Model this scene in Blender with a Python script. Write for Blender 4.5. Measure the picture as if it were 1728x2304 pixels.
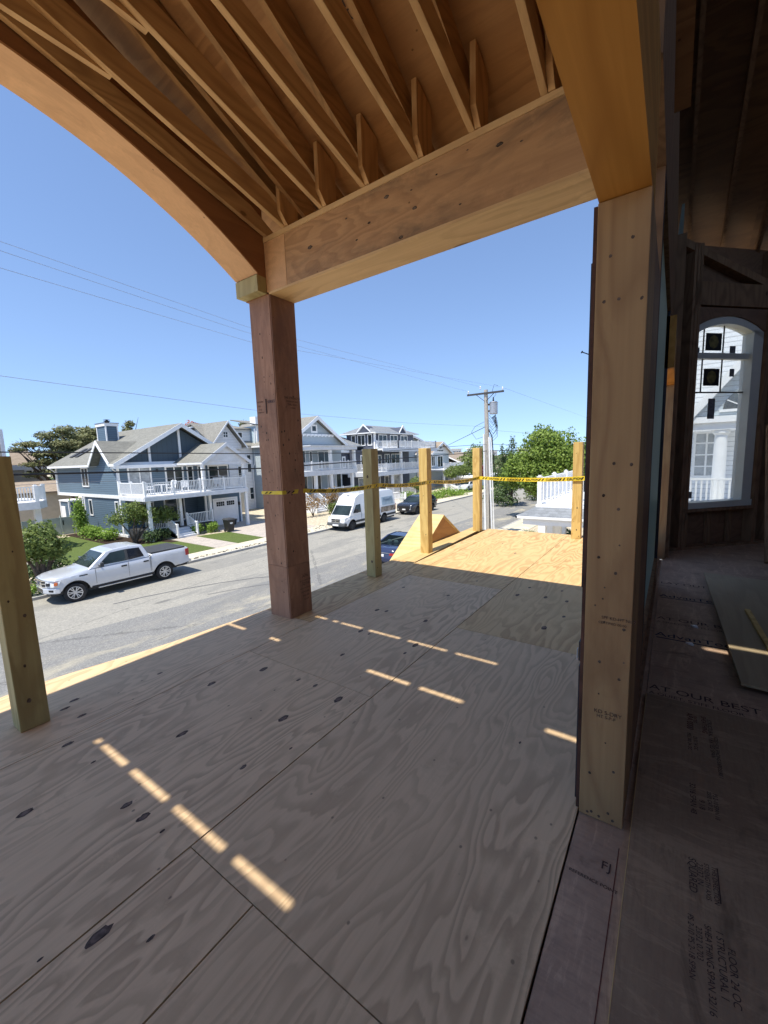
import bpy, math, random
from mathutils import Vector, Matrix
import numpy as np
scene = bpy.context.scene
for o in list(bpy.data.objects): bpy.data.objects.remove(o)
C = scene.collection
# ---------------- camera
YAW, PITCH, ROLL, FPX = math.radians(35.155), math.radians(7.543), math.radians(-1.935), 928.0
cy, sy_ = math.cos(YAW), math.sin(YAW)
f0 = Vector((cy, sy_, 0)); r0 = Vector((sy_, -cy, 0)); u0 = Vector((0, 0, 1))
f2 = math.cos(PITCH)*f0 - math.sin(PITCH)*u0; u2 = math.sin(PITCH)*f0 + math.cos(PITCH)*u0
r3 = math.cos(ROLL)*r0 + math.sin(ROLL)*u2; u3 = -math.sin(ROLL)*r0 + math.cos(ROLL)*u2
cam = bpy.data.objects.new('camera', bpy.data.cameras.new('camera')); C.objects.link(cam)
cam.matrix_world = Matrix(((r3.x, u3.x, -f2.x, 0), (r3.y, u3.y, -f2.y, 0), (r3.z, u3.z, -f2.z, 1.5), (0, 0, 0, 1)))
cam.data.sensor_fit = 'HORIZONTAL'; cam.data.sensor_width = 36; cam.data.lens = FPX/1728*36
cam.data.clip_start = 0.02; cam.data.clip_end = 4000
scene.camera = cam
# ---------------- light: sun high over the street end, sky
SUN = Vector((-0.455, 0.035, 1.0)).normalized()
el = math.asin(SUN.z)
world = bpy.data.worlds.new('World'); scene.world = world; world.use_nodes = True
wn = world.node_tree; wn.nodes.clear()
sky = wn.nodes.new('ShaderNodeTexSky'); sky.sky_type = 'NISHITA'; sky.sun_disc = False
sky.sun_elevation = el; sky.sun_rotation = math.atan2(SUN.x, SUN.y)
sky.altitude = 0; sky.air_density = 1.0; sky.dust_density = 0.0; sky.ozone_density = 4.5
bg = wn.nodes.new('ShaderNodeBackground'); bg.inputs[1].default_value = 0.12
wo = wn.nodes.new('ShaderNodeOutputWorld')
tcw = wn.nodes.new('ShaderNodeTexCoord'); sx_ = wn.nodes.new('ShaderNodeSeparateXYZ'); mz = wn.nodes.new('ShaderNodeMath'); mz.operation = 'MULTIPLY_ADD'; mz.inputs[1].default_value = .86; mz.inputs[2].default_value = .13; cx_ = wn.nodes.new('ShaderNodeCombineXYZ')
wn.links.new(tcw.outputs['Generated'], sx_.inputs[0]); wn.links.new(sx_.outputs[2], mz.inputs[0]); wn.links.new(sx_.outputs[0], cx_.inputs[0]); wn.links.new(sx_.outputs[1], cx_.inputs[1]); wn.links.new(mz.outputs[0], cx_.inputs[2]); wn.links.new(cx_.outputs[0], sky.inputs[0])
tint = wn.nodes.new('ShaderNodeMix'); tint.data_type = 'RGBA'; tint.blend_type = 'MULTIPLY'; tint.inputs[0].default_value = 1; tint.inputs[7].default_value = (1.04, .97, .95, 1)
wn.links.new(sky.outputs[0], tint.inputs[6]); wn.links.new(tint.outputs[2], bg.inputs[0]); wn.links.new(bg.outputs[0], wo.inputs[0])
sl = bpy.data.lights.new('sun', 'SUN'); sl.energy = 3.4; sl.angle = math.radians(0.42); sl.color = (1.0, 0.95, 0.86)
so = bpy.data.objects.new('sun', sl); C.objects.link(so); so.rotation_euler = SUN.to_track_quat('Z', 'Y').to_euler()
so.location = (-20, 0, 60)
scene.view_settings.view_transform = 'Standard'; scene.view_settings.look = 'None'
scene.view_settings.exposure = 1.0; scene.view_settings.gamma = 1
# ---------------- helpers
FR = {}
def org(p):
    return FR.get(p.name, Vector((0, 0, 0))) if p else Vector((0, 0, 0))
def props(o, label=None, cat=None, group=None, kind=None):
    if label: o['label'] = label
    if cat: o['category'] = cat
    if group: o['group'] = group
    if kind: o['kind'] = kind
def thing(name, label, cat, loc=(0, 0, 0), group=None, rz=0, local=False):
    o = bpy.data.objects.new(name, None); C.objects.link(o); o.location = loc; o.rotation_euler = (0, 0, rz)
    o.empty_display_size = 0.2
    props(o, label, cat, group); FR[o.name] = Vector((0, 0, 0)) if local else Vector(loc)
    return o
class MB:
    def __init__(s): s.v = []; s.f = []; s.m = []; s.mi = 0
    def add(s, vs, fs):
        b = len(s.v); s.v += [tuple(p) for p in vs]
        for f in fs: s.f.append([b+i for i in f]); s.m.append(s.mi)
        return s
    def box(s, x0, x1, y0, y1, z0, z1):
        x0, x1 = min(x0, x1), max(x0, x1); y0, y1 = min(y0, y1), max(y0, y1); z0, z1 = min(z0, z1), max(z0, z1)
        return s.add([(x0,y0,z0),(x1,y0,z0),(x1,y1,z0),(x0,y1,z0),(x0,y0,z1),(x1,y0,z1),(x1,y1,z1),(x0,y1,z1)],
                     [(0,3,2,1),(4,5,6,7),(0,1,5,4),(1,2,6,5),(2,3,7,6),(3,0,4,7)])
    def poly(s, pts): return s.add(pts, [list(range(len(pts)))])
    def ext(s, pts, d):
        # polygon extruded along vector d
        n = len(pts); d = Vector(d); a = [Vector(p) for p in pts]; b = [p+d for p in a]
        nrm = Vector((0, 0, 0))
        for i in range(n): nrm += a[i].cross(a[(i+1) % n])
        fl = nrm.dot(d) > 0
        fs = [list(range(n)), list(range(2*n-1, n-1, -1))]
        if fl: fs = [fs[0][::-1], fs[1][::-1]]
        for i in range(n):
            j = (i+1) % n
            q = [i, j, n+j, n+i]
            fs.append(q if fl else q[::-1])
        return s.add(a+b, fs)
    def bar(s, p, q, w, h, up=(0, 0, 1)):
        p = Vector(p); q = Vector(q); d = (q-p).normalized(); up = Vector(up)
        sd = d.cross(up)
        if sd.length < 1e-4: sd = d.cross(Vector((1, 0, 0)))
        sd.normalize(); u = sd.cross(d).normalized()
        a = sd*(w/2); b = u*(h/2)
        return s.ext([p-a-b, p+a-b, p+a+b, p-a+b], q-p)
    def tube(s, pts, r, n=8, cap=True):
        pts = [Vector(p) for p in pts]; rs = r if isinstance(r, (list, tuple)) else [r]*len(pts)
        rings = []; vs = []; prev = None
        for i, p in enumerate(pts):
            d = (pts[min(i+1, len(pts)-1)]-pts[max(i-1, 0)])
            d = d.normalized() if d.length > 1e-9 else Vector((0, 0, 1))
            ref = prev if prev is not None else (Vector((0, 0, 1)) if abs(d.z) < .9 else Vector((1, 0, 0)))
            a = ref - d*ref.dot(d)
            if a.length < 1e-5: a = d.orthogonal()
            a.normalize(); prev = a; b = d.cross(a)
            for k in range(n):
                t = 2*math.pi*k/n; vs.append(p+(a*math.cos(t)+b*math.sin(t))*rs[i])
        fs = []
        for i in range(len(pts)-1):
            for k in range(n):
                k2 = (k+1) % n; fs.append((i*n+k, i*n+k2, (i+1)*n+k2, (i+1)*n+k))
        if cap: fs.append(list(range(n-1, -1, -1))); fs.append([(len(pts)-1)*n+k for k in range(n)])
        return s.add(vs, fs)
    def lathe(s, c, prof, axis='z', n=20):
        c = Vector(c); vs = []
        for (r, t) in prof:
            for k in range(n):
                a = 2*math.pi*k/n; u, w = r*math.cos(a), r*math.sin(a)
                vs.append(c+Vector((u, w, t) if axis == 'z' else (u, t, w) if axis == 'y' else (t, u, w)))
        fs = []
        for i in range(len(prof)-1):
            for k in range(n):
                k2 = (k+1) % n; q = (i*n+k, i*n+k2, (i+1)*n+k2, (i+1)*n+k)
                fs.append(q[::-1] if axis == 'y' else q)
        return s.add(vs, fs)
    def blob(s, c, rx, ry, rz, n=10, m=6, jit=0.0, rnd=random):
        vs = []; fs = []
        for i in range(m+1):
            t = math.pi*i/m
            for k in range(n):
                a = 2*math.pi*k/n; j = 1+rnd.uniform(-jit, jit)
                vs.append((c[0]+rx*math.sin(t)*math.cos(a)*j, c[1]+ry*math.sin(t)*math.sin(a)*j, c[2]+rz*math.cos(t)*j))
        for i in range(m):
            for k in range(n):
                k2 = (k+1) % n; fs.append((i*n+k, (i+1)*n+k, (i+1)*n+k2, i*n+k2))
        return s.add(vs, fs)
    def build(s, name, mat, parent=None, label=None, cat=None, group=None, kind=None, smooth=False, bevel=0):
        off = org(parent); me = bpy.data.meshes.new(name)
        me.from_pydata([(x-off.x, y-off.y, z-off.z) for x, y, z in s.v], [], s.f)
        for m_ in (mat if isinstance(mat, (list, tuple)) else [mat]): me.materials.append(m_)
        if any(s.m): me.polygons.foreach_set('material_index', s.m)
        if smooth: me.polygons.foreach_set('use_smooth', [True]*len(me.polygons))
        me.update(); o = bpy.data.objects.new(name, me); C.objects.link(o)
        if parent: o.parent = parent; FR[o.name] = off
        props(o, label, cat, group, kind)
        if bevel:
            b = o.modifiers.new('bevel', 'BEVEL'); b.width = bevel; b.segments = 2; b.limit_method = 'ANGLE'
        return o
def box(name, mat, x0, x1, y0, y1, z0, z1, parent=None, **k): return MB().box(x0, x1, y0, y1, z0, z1).build(name, mat, parent, **k)
def pts_mesh(name, mats, V, F4, parent=None, mi=None, **k):
    off = org(parent); V = np.asarray(V, dtype=np.float32)-np.array(off, dtype=np.float32); F4 = np.asarray(F4, dtype=np.int32)
    me = bpy.data.meshes.new(name); me.vertices.add(len(V)); me.vertices.foreach_set('co', V.ravel())
    n, w = F4.shape; me.loops.add(n*w); me.loops.foreach_set('vertex_index', F4.ravel()); me.polygons.add(n)
    me.polygons.foreach_set('loop_start', np.arange(0, n*w, w, dtype=np.int32)); me.polygons.foreach_set('loop_total', np.full(n, w, dtype=np.int32))
    for m_ in mats: me.materials.append(m_)
    if mi is not None: me.polygons.foreach_set('material_index', np.asarray(mi, dtype=np.int32))
    me.update(calc_edges=True); o = bpy.data.objects.new(name, me); C.objects.link(o)
    if parent: o.parent = parent; FR[o.name] = off
    props(o, **k); return o
def text(name, body, size, mw, mat, parent=None, align='LEFT', thick=0.0, bold=0, **k):
    cu = bpy.data.curves.new(name, 'FONT'); cu.body = body; cu.size = size; cu.align_x = align; cu.extrude = thick; cu.offset = bold*size
    t = bpy.data.objects.new('t', cu); C.objects.link(t); bpy.context.view_layer.update()
    dg = bpy.context.evaluated_depsgraph_get(); me = bpy.data.meshes.new_from_object(t.evaluated_get(dg))
    bpy.data.objects.remove(t); me.transform(Matrix.Translation(-org(parent)) @ mw)
    me.materials.clear(); me.materials.append(mat); o = bpy.data.objects.new(name, me); C.objects.link(o)
    if parent: o.parent = parent; FR[o.name] = org(parent)
    props(o, **k); return o
def frame(o, xa, ya):
    # matrix with local x along xa, local y along ya, origin o
    xa = Vector(xa).normalized(); ya = Vector(ya); za = xa.cross(ya).normalized(); ya = za.cross(xa)
    return Matrix(((xa.x, ya.x, za.x, o[0]), (xa.y, ya.y, za.y, o[1]), (xa.z, ya.z, za.z, o[2]), (0, 0, 0, 1)))
# ---------------- materials
class NT:
    def __init__(s, name, rough=0.6, spec=0.4, metal=0.0):
        s.mat = bpy.data.materials.new(name); s.mat.use_nodes = True; s.t = s.mat.node_tree
        s.b = s.t.nodes['Principled BSDF']; s.b.inputs['Roughness'].default_value = rough
        s.b.inputs['Specular IOR Level'].default_value = spec; s.b.inputs['Metallic'].default_value = metal
    def n(s, t, **k):
        x = s.t.nodes.new(t)
        for a, b in k.items(): setattr(x, a, b)
        return x
    def l(s, a, b): s.t.links.new(a, b)
    def m(s, op, a, b=None, c=None):
        x = s.n('ShaderNodeMath', operation=op)
        for i, q in enumerate((a, b, c)):
            if q is None: continue
            if isinstance(q, (int, float)): x.inputs[i].default_value = q
            else: s.l(q, x.inputs[i])
        return x.outputs[0]
    def coord(s, scale=(1, 1, 1), rand=True, kind='Object'):
        tc = s.n('ShaderNodeTexCoord'); mp = s.n('ShaderNodeMapping'); mp.inputs['Scale'].default_value = scale
        src = tc.outputs[kind]
        if rand:
            oi = s.n('ShaderNodeObjectInfo'); v = s.n('ShaderNodeVectorMath', operation='SCALE')
            cv = s.n('ShaderNodeCombineXYZ'); cv.inputs[0].default_value = 17; cv.inputs[1].default_value = 31; cv.inputs[2].default_value = 23
            s.l(cv.outputs[0], v.inputs[0]); s.l(oi.outputs['Random'], v.inputs['Scale'])
            ad = s.n('ShaderNodeVectorMath', operation='ADD'); s.l(src, ad.inputs[0]); s.l(v.outputs[0], ad.inputs[1]); src = ad.outputs[0]
        s.l(src, mp.inputs[0]); return mp.outputs[0]
    def noise(s, co, sc=5, det=4, rg=.5, dist=0):
        x = s.n('ShaderNodeTexNoise'); x.inputs['Scale'].default_value = sc; x.inputs['Detail'].default_value = det
        x.inputs['Roughness'].default_value = rg; x.inputs['Distortion'].default_value = dist
        s.l(co, x.inputs['Vector']); return x.outputs['Fac']
    def vor(s, co, sc=5, rnd=1.0):
        x = s.n('ShaderNodeTexVoronoi'); x.inputs['Scale'].default_value = sc; x.inputs['Randomness'].default_value = rnd
        s.l(co, x.inputs['Vector']); return x
    def ramp(s, f, stops):
        x = s.n('ShaderNodeValToRGB'); e = x.color_ramp.elements
        while len(e) < len(stops): e.new(0.5)
        for i, (p, c) in enumerate(stops): e[i].position = p; e[i].color = (*c, 1) if len(c) == 3 else c
        s.l(f, x.inputs[0]); return x.outputs[0]
    def mix(s, f, a, b, mode='MIX'):
        x = s.n('ShaderNodeMix', data_type='RGBA', blend_type=mode); x.clamp_factor = True
        for i, q in ((0, f), (6, a), (7, b)):
            if isinstance(q, (int, float)): x.inputs[i].default_value = q
            elif isinstance(q, tuple): x.inputs[i].default_value = (*q, 1)
            else: s.l(q, x.inputs[i])
        return x.outputs[2]
    def mr(s, f, a, b, c=0, d=1):
        x = s.n('ShaderNodeMapRange'); 
        for i, q in enumerate((a, b, c, d)): x.inputs[i+1].default_value = q
        s.l(f, x.inputs[0]); return x.outputs[0]
    def bump(s, h, st=.3, d=.01):
        x = s.n('ShaderNodeBump'); x.inputs['Strength'].default_value = st; x.inputs['Distance'].default_value = d
        s.l(h, x.inputs['Height']); s.l(x.outputs[0], s.b.inputs['Normal'])
    def col(s, c):
        if isinstance(c, tuple): s.b.inputs['Base Color'].default_value = (*c, 1)
        else: s.l(c, s.b.inputs['Base Color'])
        return s.mat
def plain(name, c, rough=.5, spec=.4, metal=0, var=.06, sc=3.0, coat=0, bmp=0):
    t = NT(name, rough, spec, metal); co = t.coord(rand=True); n = t.noise(co, sc, 5, .6)
    d = tuple(x*(1-var*2) for x in c); u = tuple(min(1, x*(1+var)) for x in c)
    if coat: t.b.inputs['Coat Weight'].default_value = coat; t.b.inputs['Coat Roughness'].default_value = .04
    if bmp: t.bump(t.noise(co, sc*12, 3), bmp, .004)
    return t.col(t.ramp(n, [(.3, d), (.7, u)]))
def sc_axis(axis, along, across):
    return tuple(along if 'xyz'[i] == axis else across for i in range(3))
def lumber(name, c, dark, axis, knot=.055, rough=.65, stain=None, bands=13, nails=True, spec=.2):
    t = NT(name, rough, spec)
    co = t.coord(sc_axis(axis, .22, 1.0)); big = t.noise(co, 2.6, 2, .5)
    fr = t.m('FRACT', t.m('MULTIPLY', big, bands)); ring = t.m('ABSOLUTE', t.m('SUBTRACT', fr, .5))   # contour lines of a smooth field: growth rings
    ringl = t.mr(ring, .0, .32, 1, 0)
    fine = t.noise(t.coord(sc_axis(axis, 1.2, 60)), 1, 4, .6)
    mot = t.noise(t.coord(), 1.7, 4, .6)
    a = t.mix(t.m('MULTIPLY', ringl, .6), c, dark); a = t.mix(t.mr(fine, .35, .75, 0, .38), a, dark)
    a = t.mix(t.mr(mot, .35, .7, 0, .35), a, tuple(x*.72 for x in c))
    kv = t.vor(t.coord(sc_axis(axis, .55, 1.0)), 3.1); kd = kv.outputs['Distance']
    a = t.mix(t.mr(kd, knot*.7, knot*1.15, .85, 0), a, tuple(x*.33 for x in dark))
    a = t.mix(t.mr(kd, knot*1.2, knot*3.2, .28, 0), a, dark)
    if nails:
        nd = t.vor(t.coord(), 7.5).outputs['Distance']; a = t.mix(t.mr(nd, .028, .04, .85, 0), a, (.03, .02, .015))
    if stain:
        sn = t.noise(t.coord(sc_axis(axis, .5, 1.4)), 2.2, 6, .65, .6); a = t.mix(t.mr(sn, .52, .72, 0, .6), a, stain)
    t.bump(fine, .15, .002)
    return t.col(a)
def plywood(name, c, dark, axis='x', bands=22, rough=.6, stain=None, knots=True, freq=1.0, contrast=.55):
    t = NT(name, rough, .25)
    warp = t.noise(t.coord((1, 1, 1)), .8*freq, 2, .5); jag = t.noise(t.coord(sc_axis(axis, 5, 38)), 1, 3, .6); jag2 = t.noise(t.coord(sc_axis(axis, 7, 9)), 1, 3, .55)
    co = t.coord(sc_axis(axis, .26, 1.3)); big = t.noise(co, 1.25*freq, 3.2, .48, .35)
    fld = t.m('ADD', t.m('ADD', big, t.m('MULTIPLY', warp, .2)), t.m('ADD', t.m('MULTIPLY', jag, .020), t.m('MULTIPLY', jag2, .014)))
    fr = t.m('FRACT', t.m('MULTIPLY', fld, bands))
    g = t.ramp(fr, [(0, (0, 0, 0)), (.35, (.05,)*3), (.62, (.75,)*3), (.88, (1, 1, 1)), (1, (.1,)*3)])
    dens = t.noise(t.coord(sc_axis(axis, .5, 1.5)), 1.1, 2)
    fine = t.noise(t.coord(sc_axis(axis, 2.0, 70)), 1, 4, .6)
    mot = t.noise(t.coord(), 1.3, 5, .6)
    a = t.mix(t.m('MULTIPLY', t.m('MULTIPLY', g, t.mr(dens, .35, .6, .4, 1)), contrast), c, dark)
    a = t.mix(t.mr(fine, .4, .8, 0, .30), a, dark)
    a = t.mix(t.mr(mot, .35, .7, 0, .3), a, tuple(x*.75 for x in c))
    if knots:
      if knots == 2:
        kc = t.coord(sc_axis(axis, .5, 1.0)); kv = t.vor(kc, 3.6); sp_ = t.n('ShaderNodeSeparateColor'); t.l(kv.outputs['Color'], sp_.inputs[0])
        rad = t.mr(t.m('POWER', sp_.outputs[0], 3.0), 0, 1, .010, .045); kd = t.m('DIVIDE', t.m('ADD', kv.outputs['Distance'], t.m('MULTIPLY', t.noise(kc, 14, 2), .02)), rad)
        a = t.mix(t.mr(kd, 1.15, 1.5, .85, 0), a, tuple(x*.22 for x in dark)); a = t.mix(t.mr(kd, 1.5, 3.0, .35, 0), a, dark)
        nd = t.vor(t.coord(sc_axis(axis, .8, 1.0)), 8.0).outputs['Distance']; a = t.mix(t.mr(nd, .035, .055, .7, 0), a, tuple(x*.2 for x in dark))
      if knots != 2:
        kc = t.coord(sc_axis(axis, .62, 1.0)); kn = t.noise(kc, 9, 2); kv = t.vor(kc, 1.6); kd = t.m('ADD', kv.outputs['Distance'], t.m('MULTIPLY', kn, .03))
        a = t.mix(t.mr(kd, .045, .058, .8, 0), a, tuple(x*.28 for x in dark))
        a = t.mix(t.mr(kd, .06, .12, .35, 0), a, dark)
        kd2 = t.vor(t.coord(sc_axis(axis, .3, 1.0)), 3.3).outputs['Distance']
        a = t.mix(t.mr(kd2, .045, .07, .75, 0), a, tuple(x*.3 for x in dark))
    if stain:
        sn = t.noise(t.coord(sc_axis(axis, .5, 1.2)), 1.9, 6, .65, .8); a = t.mix(t.mr(sn, .48, .68, 0, .75), a, stain)
    sc_ = t.noise(t.coord((1, 1, 1)), 4.5, 8, .78); a = t.mix(t.mr(sc_, .56, .66, 0, .22), a, tuple(min(1, x*1.35) for x in c)); dk = t.noise(t.coord((1, 1, 1)), 2.1, 7, .75, .5); a = t.mix(t.mr(dk, .58, .68, 0, .25), a, tuple(x*.6 for x in dark))
    oi = t.n('ShaderNodeObjectInfo'); a = t.mix(t.mr(oi.outputs['Random'], 0, 1, 0, .22), a, tuple(x*.62 for x in c))
    t.bump(fr, .12, .002)
    return t.col(a)
def siding(name, c, step=.15, axis='z', rough=.55):
    t = NT(name, rough, .3); tc = t.n('ShaderNodeTexCoord'); s = t.n('ShaderNodeSeparateXYZ'); t.l(tc.outputs['Object'], s.inputs[0])
    z = s.outputs['XYZ'.index(axis.upper())]; fr = t.m('FRACT', t.m('DIVIDE', z, step))
    n = t.noise(t.coord((1, 1, 8)), 1.5, 4)
    a = t.mix(t.mr(n, .3, .7, 0, .5), c, tuple(x*.86 for x in c))
    if axis == 'z': a = t.mix(t.mr(fr, .0, .24, .9, 0), a, tuple(x*.35 for x in c))
    else: a = t.mix(t.mr(t.m('ABSOLUTE', t.m('SUBTRACT', fr, .5)), .44, .5, 0, .6), a, tuple(x*.45 for x in c))
    t.bump(t.m('SUBTRACT', 1, fr) if axis == 'z' else t.m('GREATER_THAN', fr, .12), .7, .02)
    return t.col(a)
def shingle(name, c, sc=1.0):
    t = NT(name, .85, .15); co = t.coord((1, 1, 2.2)); b = t.n('ShaderNodeTexBrick'); t.l(t.coord((1, 1, 2.0), rand=False), b.inputs['Vector'])
    v = t.vor(t.coord((4*sc, 4*sc, 9*sc)), 1.2); n = t.noise(t.coord(), 1.2, 5, .6); n2 = t.noise(t.coord(), 30, 2)
    a = t.mix(t.mr(n, .3, .7, 0, .6), c, tuple(x*.78 for x in c))
    sepc = t.n('ShaderNodeSeparateColor'); t.l(v.outputs['Color'], sepc.inputs[0])
    a = t.mix(t.m('MULTIPLY', sepc.outputs[0], .65), a, tuple(x*.55 for x in c)); a = t.mix(t.mr(n2, .4, .8, 0, .4), a, tuple(min(1, x*1.35) for x in c))
    t.t.nodes.remove(b)
    sx = t.n('ShaderNodeSeparateXYZ'); tc = t.n('ShaderNodeTexCoord'); t.l(tc.outputs['Object'], sx.inputs[0])
    fr = t.m('FRACT', t.m('DIVIDE', sx.outputs[2], .075)); a = t.mix(t.mr(fr, 0, .2, .5, 0), a, tuple(x*.4 for x in c)); t.bump(fr, .5, .01)
    return t.col(a)
def glass(name, c=(.03, .04, .045), rough=.05):
    t = NT(name, rough, .35); n = t.noise(t.coord(), .9, 3); return t.col(t.ramp(n, [(.35, tuple(x*.5 for x in c)), (.65, tuple(x*1.6 for x in c))]))
def leafmat(name, a, b, tr=.35):
    t = NT(name, .55, .3); oi = t.n('ShaderNodeNewGeometry'); n = t.noise(t.coord(), 1.1, 3); r = oi.outputs['Random Per Island']
    c = t.mix(t.m('ADD', t.m('MULTIPLY', n, .5), t.m('MULTIPLY', r, .5)), a, b); t.l(c, t.b.inputs['Base Color'])
    ts = t.n('ShaderNodeBsdfTranslucent'); t.l(c, ts.inputs[0]); mx = t.n('ShaderNodeMixShader'); mx.inputs[0].default_value = tr
    t.l(t.b.outputs[0], mx.inputs[1]); t.l(ts.outputs[0], mx.inputs[2]); t.l(mx.outputs[0], t.t.nodes['Material Output'].inputs[0]); return t.mat
M = {}
M['white'] = plain('white_paint', (.84, .84, .83), .45, .35, var=.03)
M['soffit'] = plain('soffit_white', (.70, .71, .73), .6)
def rough_floor(name, c, dark, axis):
    t = NT(name, .7, .25); big = t.noise(t.coord(), 1.6, 6, .65); st = t.noise(t.coord(sc_axis(axis, 5, 60)), 1, 5, .7); st2 = t.noise(t.coord(sc_axis(axis, 14, 3)), 1, 6, .75, .8); sp = t.noise(t.coord(), 45, 3, .6)
    a = t.mix(t.mr(big, .35, .68, 0, .75), c, dark); a = t.mix(t.mr(st, .45, .75, 0, .6), a, dark); a = t.mix(t.mr(st2, .52, .62, 0, .35), a, tuple(min(1, x*1.5) for x in c)); a = t.mix(t.mr(sp, .5, .75, 0, .4), a, dark)
    bl = t.noise(t.coord(sc_axis(axis, 1.2, 3)), 1.3, 5, .7, 1.0); a = t.mix(t.mr(bl, .58, .70, 0, .65), a, tuple(x*.35 for x in dark)); t.bump(sp, .3, .003); return t.col(a)
M['glass'] = glass('window_glass'); M['curtain'] = plain('curtained_glass', (.35, .38, .40), .12, .5, var=.25, sc=2)
M['black'] = plain('black_plastic', (.02, .02, .022), .45)
M['dark'] = plain('dark_grey', (.05, .052, .055), .6)
M['rubber'] = plain('tyre_rubber', (.022, .022, .024), .8)
M['chrome'] = plain('bright_metal', (.62, .63, .65), .22, .5, .9)
M['galv'] = plain('galvanised_metal', (.45, .46, .48), .4, .5, .6)
M['concrete'] = plain('concrete', (.40, .39, .37), .85, .2, var=.12, bmp=.3)
M['ink'] = plain('stamp_ink', (.075, .05, .045), .8, .1); M['ink_blue'] = plain('stamp_ink_blue', (.03, .035, .06), .8, .1); M['ink_red'] = plain('stamp_ink_red', (.12, .035, .03), .8, .1)
# =============== materials of the unfinished house
TAN, TAND = (.76, .54, .31), (.45, .305, .17)
M['knot'] = plain('knot_dark', (.13, .095, .075), .8, .1, var=.4, sc=30); M['knot_in'] = plain('knot_inner', (.19, .14, .11), .8, .1, var=.3, sc=30)
M['deck'] = plywood('shaded_plywood', TAN, TAND, 'x', bands=22, contrast=.85, knots=2, freq=1.7); M['deck_far'] = plywood('sunlit_plywood', (.69, .465, .215), (.41, .235, .09), 'x', bands=18, contrast=.95, knots=2, freq=1.4)  # same plywood twice; shade and sun are put into the two colours
M['deck2'] = plywood('pale_plywood', (.66, .46, .20), (.42, .24, .09), 'x', bands=16, contrast=.5)
M['beam'] = plywood('beam_plywood', (.56, .33, .165), (.28, .14, .07), 'y', bands=20, stain=(.14, .10, .07), freq=1.3, contrast=.45, knots=2)
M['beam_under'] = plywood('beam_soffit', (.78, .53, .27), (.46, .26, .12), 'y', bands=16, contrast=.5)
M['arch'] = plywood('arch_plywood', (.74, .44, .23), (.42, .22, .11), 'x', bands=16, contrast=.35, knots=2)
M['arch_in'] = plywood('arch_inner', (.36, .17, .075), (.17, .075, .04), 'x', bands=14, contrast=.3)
M['column'] = plywood('column_plywood', (.48, .265, .165), (.21, .10, .055), 'z', bands=14, stain=(.16, .085, .06), contrast=.35, freq=1.3)
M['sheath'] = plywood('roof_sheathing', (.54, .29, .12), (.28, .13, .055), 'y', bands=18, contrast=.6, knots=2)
M['joist'] = lumber('joist_lumber', (.66, .42, .20), (.38, .21, .09), 'x', nails=False)
M['rafter'] = lumber('rafter_lumber', (.52, .30, .13), (.26, .135, .06), 'x', nails=False, stain=(.10, .06, .035))
M['blockz'] = lumber('block_lumber', (.66, .40, .18), (.36, .19, .08), 'z', nails=False)
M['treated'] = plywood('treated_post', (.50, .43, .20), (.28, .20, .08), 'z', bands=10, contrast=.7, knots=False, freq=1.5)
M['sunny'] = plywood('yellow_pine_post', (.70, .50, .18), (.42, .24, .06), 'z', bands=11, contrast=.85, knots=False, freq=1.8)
M['king'] = lumber('king_post', (.42, .265, .125), (.26, .145, .07), 'z', knot=.05, bands=10, stain=(.20, .10, .05))
M['header'] = lumber('header_soffit', (.62, .30, .07), (.42, .18, .035), 'x', knot=.02, bands=9)
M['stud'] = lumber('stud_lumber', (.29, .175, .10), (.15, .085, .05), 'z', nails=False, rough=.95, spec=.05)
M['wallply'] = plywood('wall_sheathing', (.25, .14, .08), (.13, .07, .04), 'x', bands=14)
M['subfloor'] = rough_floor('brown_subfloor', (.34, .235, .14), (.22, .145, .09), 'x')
M['threshold'] = rough_floor('scuffed_threshold', (.50, .34, .22), (.26, .17, .12), 'y')
M['edge'] = plain('plywood_edge', (.30, .20, .12), .8, var=.15, sc=8)
M['wrap'] = plain('dark_flashing', (.035, .03, .035), .5, var=.1)
M['rust'] = plain('dark_sheathing_edge', (.10, .045, .03), .8, var=.3, sc=6)
M['vinyl'] = plain('window_vinyl', (.70, .69, .60), .4, var=.03)
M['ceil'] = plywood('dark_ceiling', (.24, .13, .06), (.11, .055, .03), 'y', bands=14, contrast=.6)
ft = NT('toned_glass', .4, .5); ft.col((.34, .40, .37)); f1 = ft.n('ShaderNodeBsdfTranslucent'); f1.inputs[0].default_value = (.34, .40, .37, 1); f2 = ft.n('ShaderNodeMixShader'); f2.inputs[0].default_value = .6
ft.l(ft.b.outputs[0], f2.inputs[1]); ft.l(f1.outputs[0], f2.inputs[2]); ft.l(f2.outputs[0], ft.t.nodes['Material Output'].inputs[0]); M['toned'] = ft.mat  # grey-green tone and translucency stand in for sky light on the glass
R2 = random.Random(4)
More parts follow.
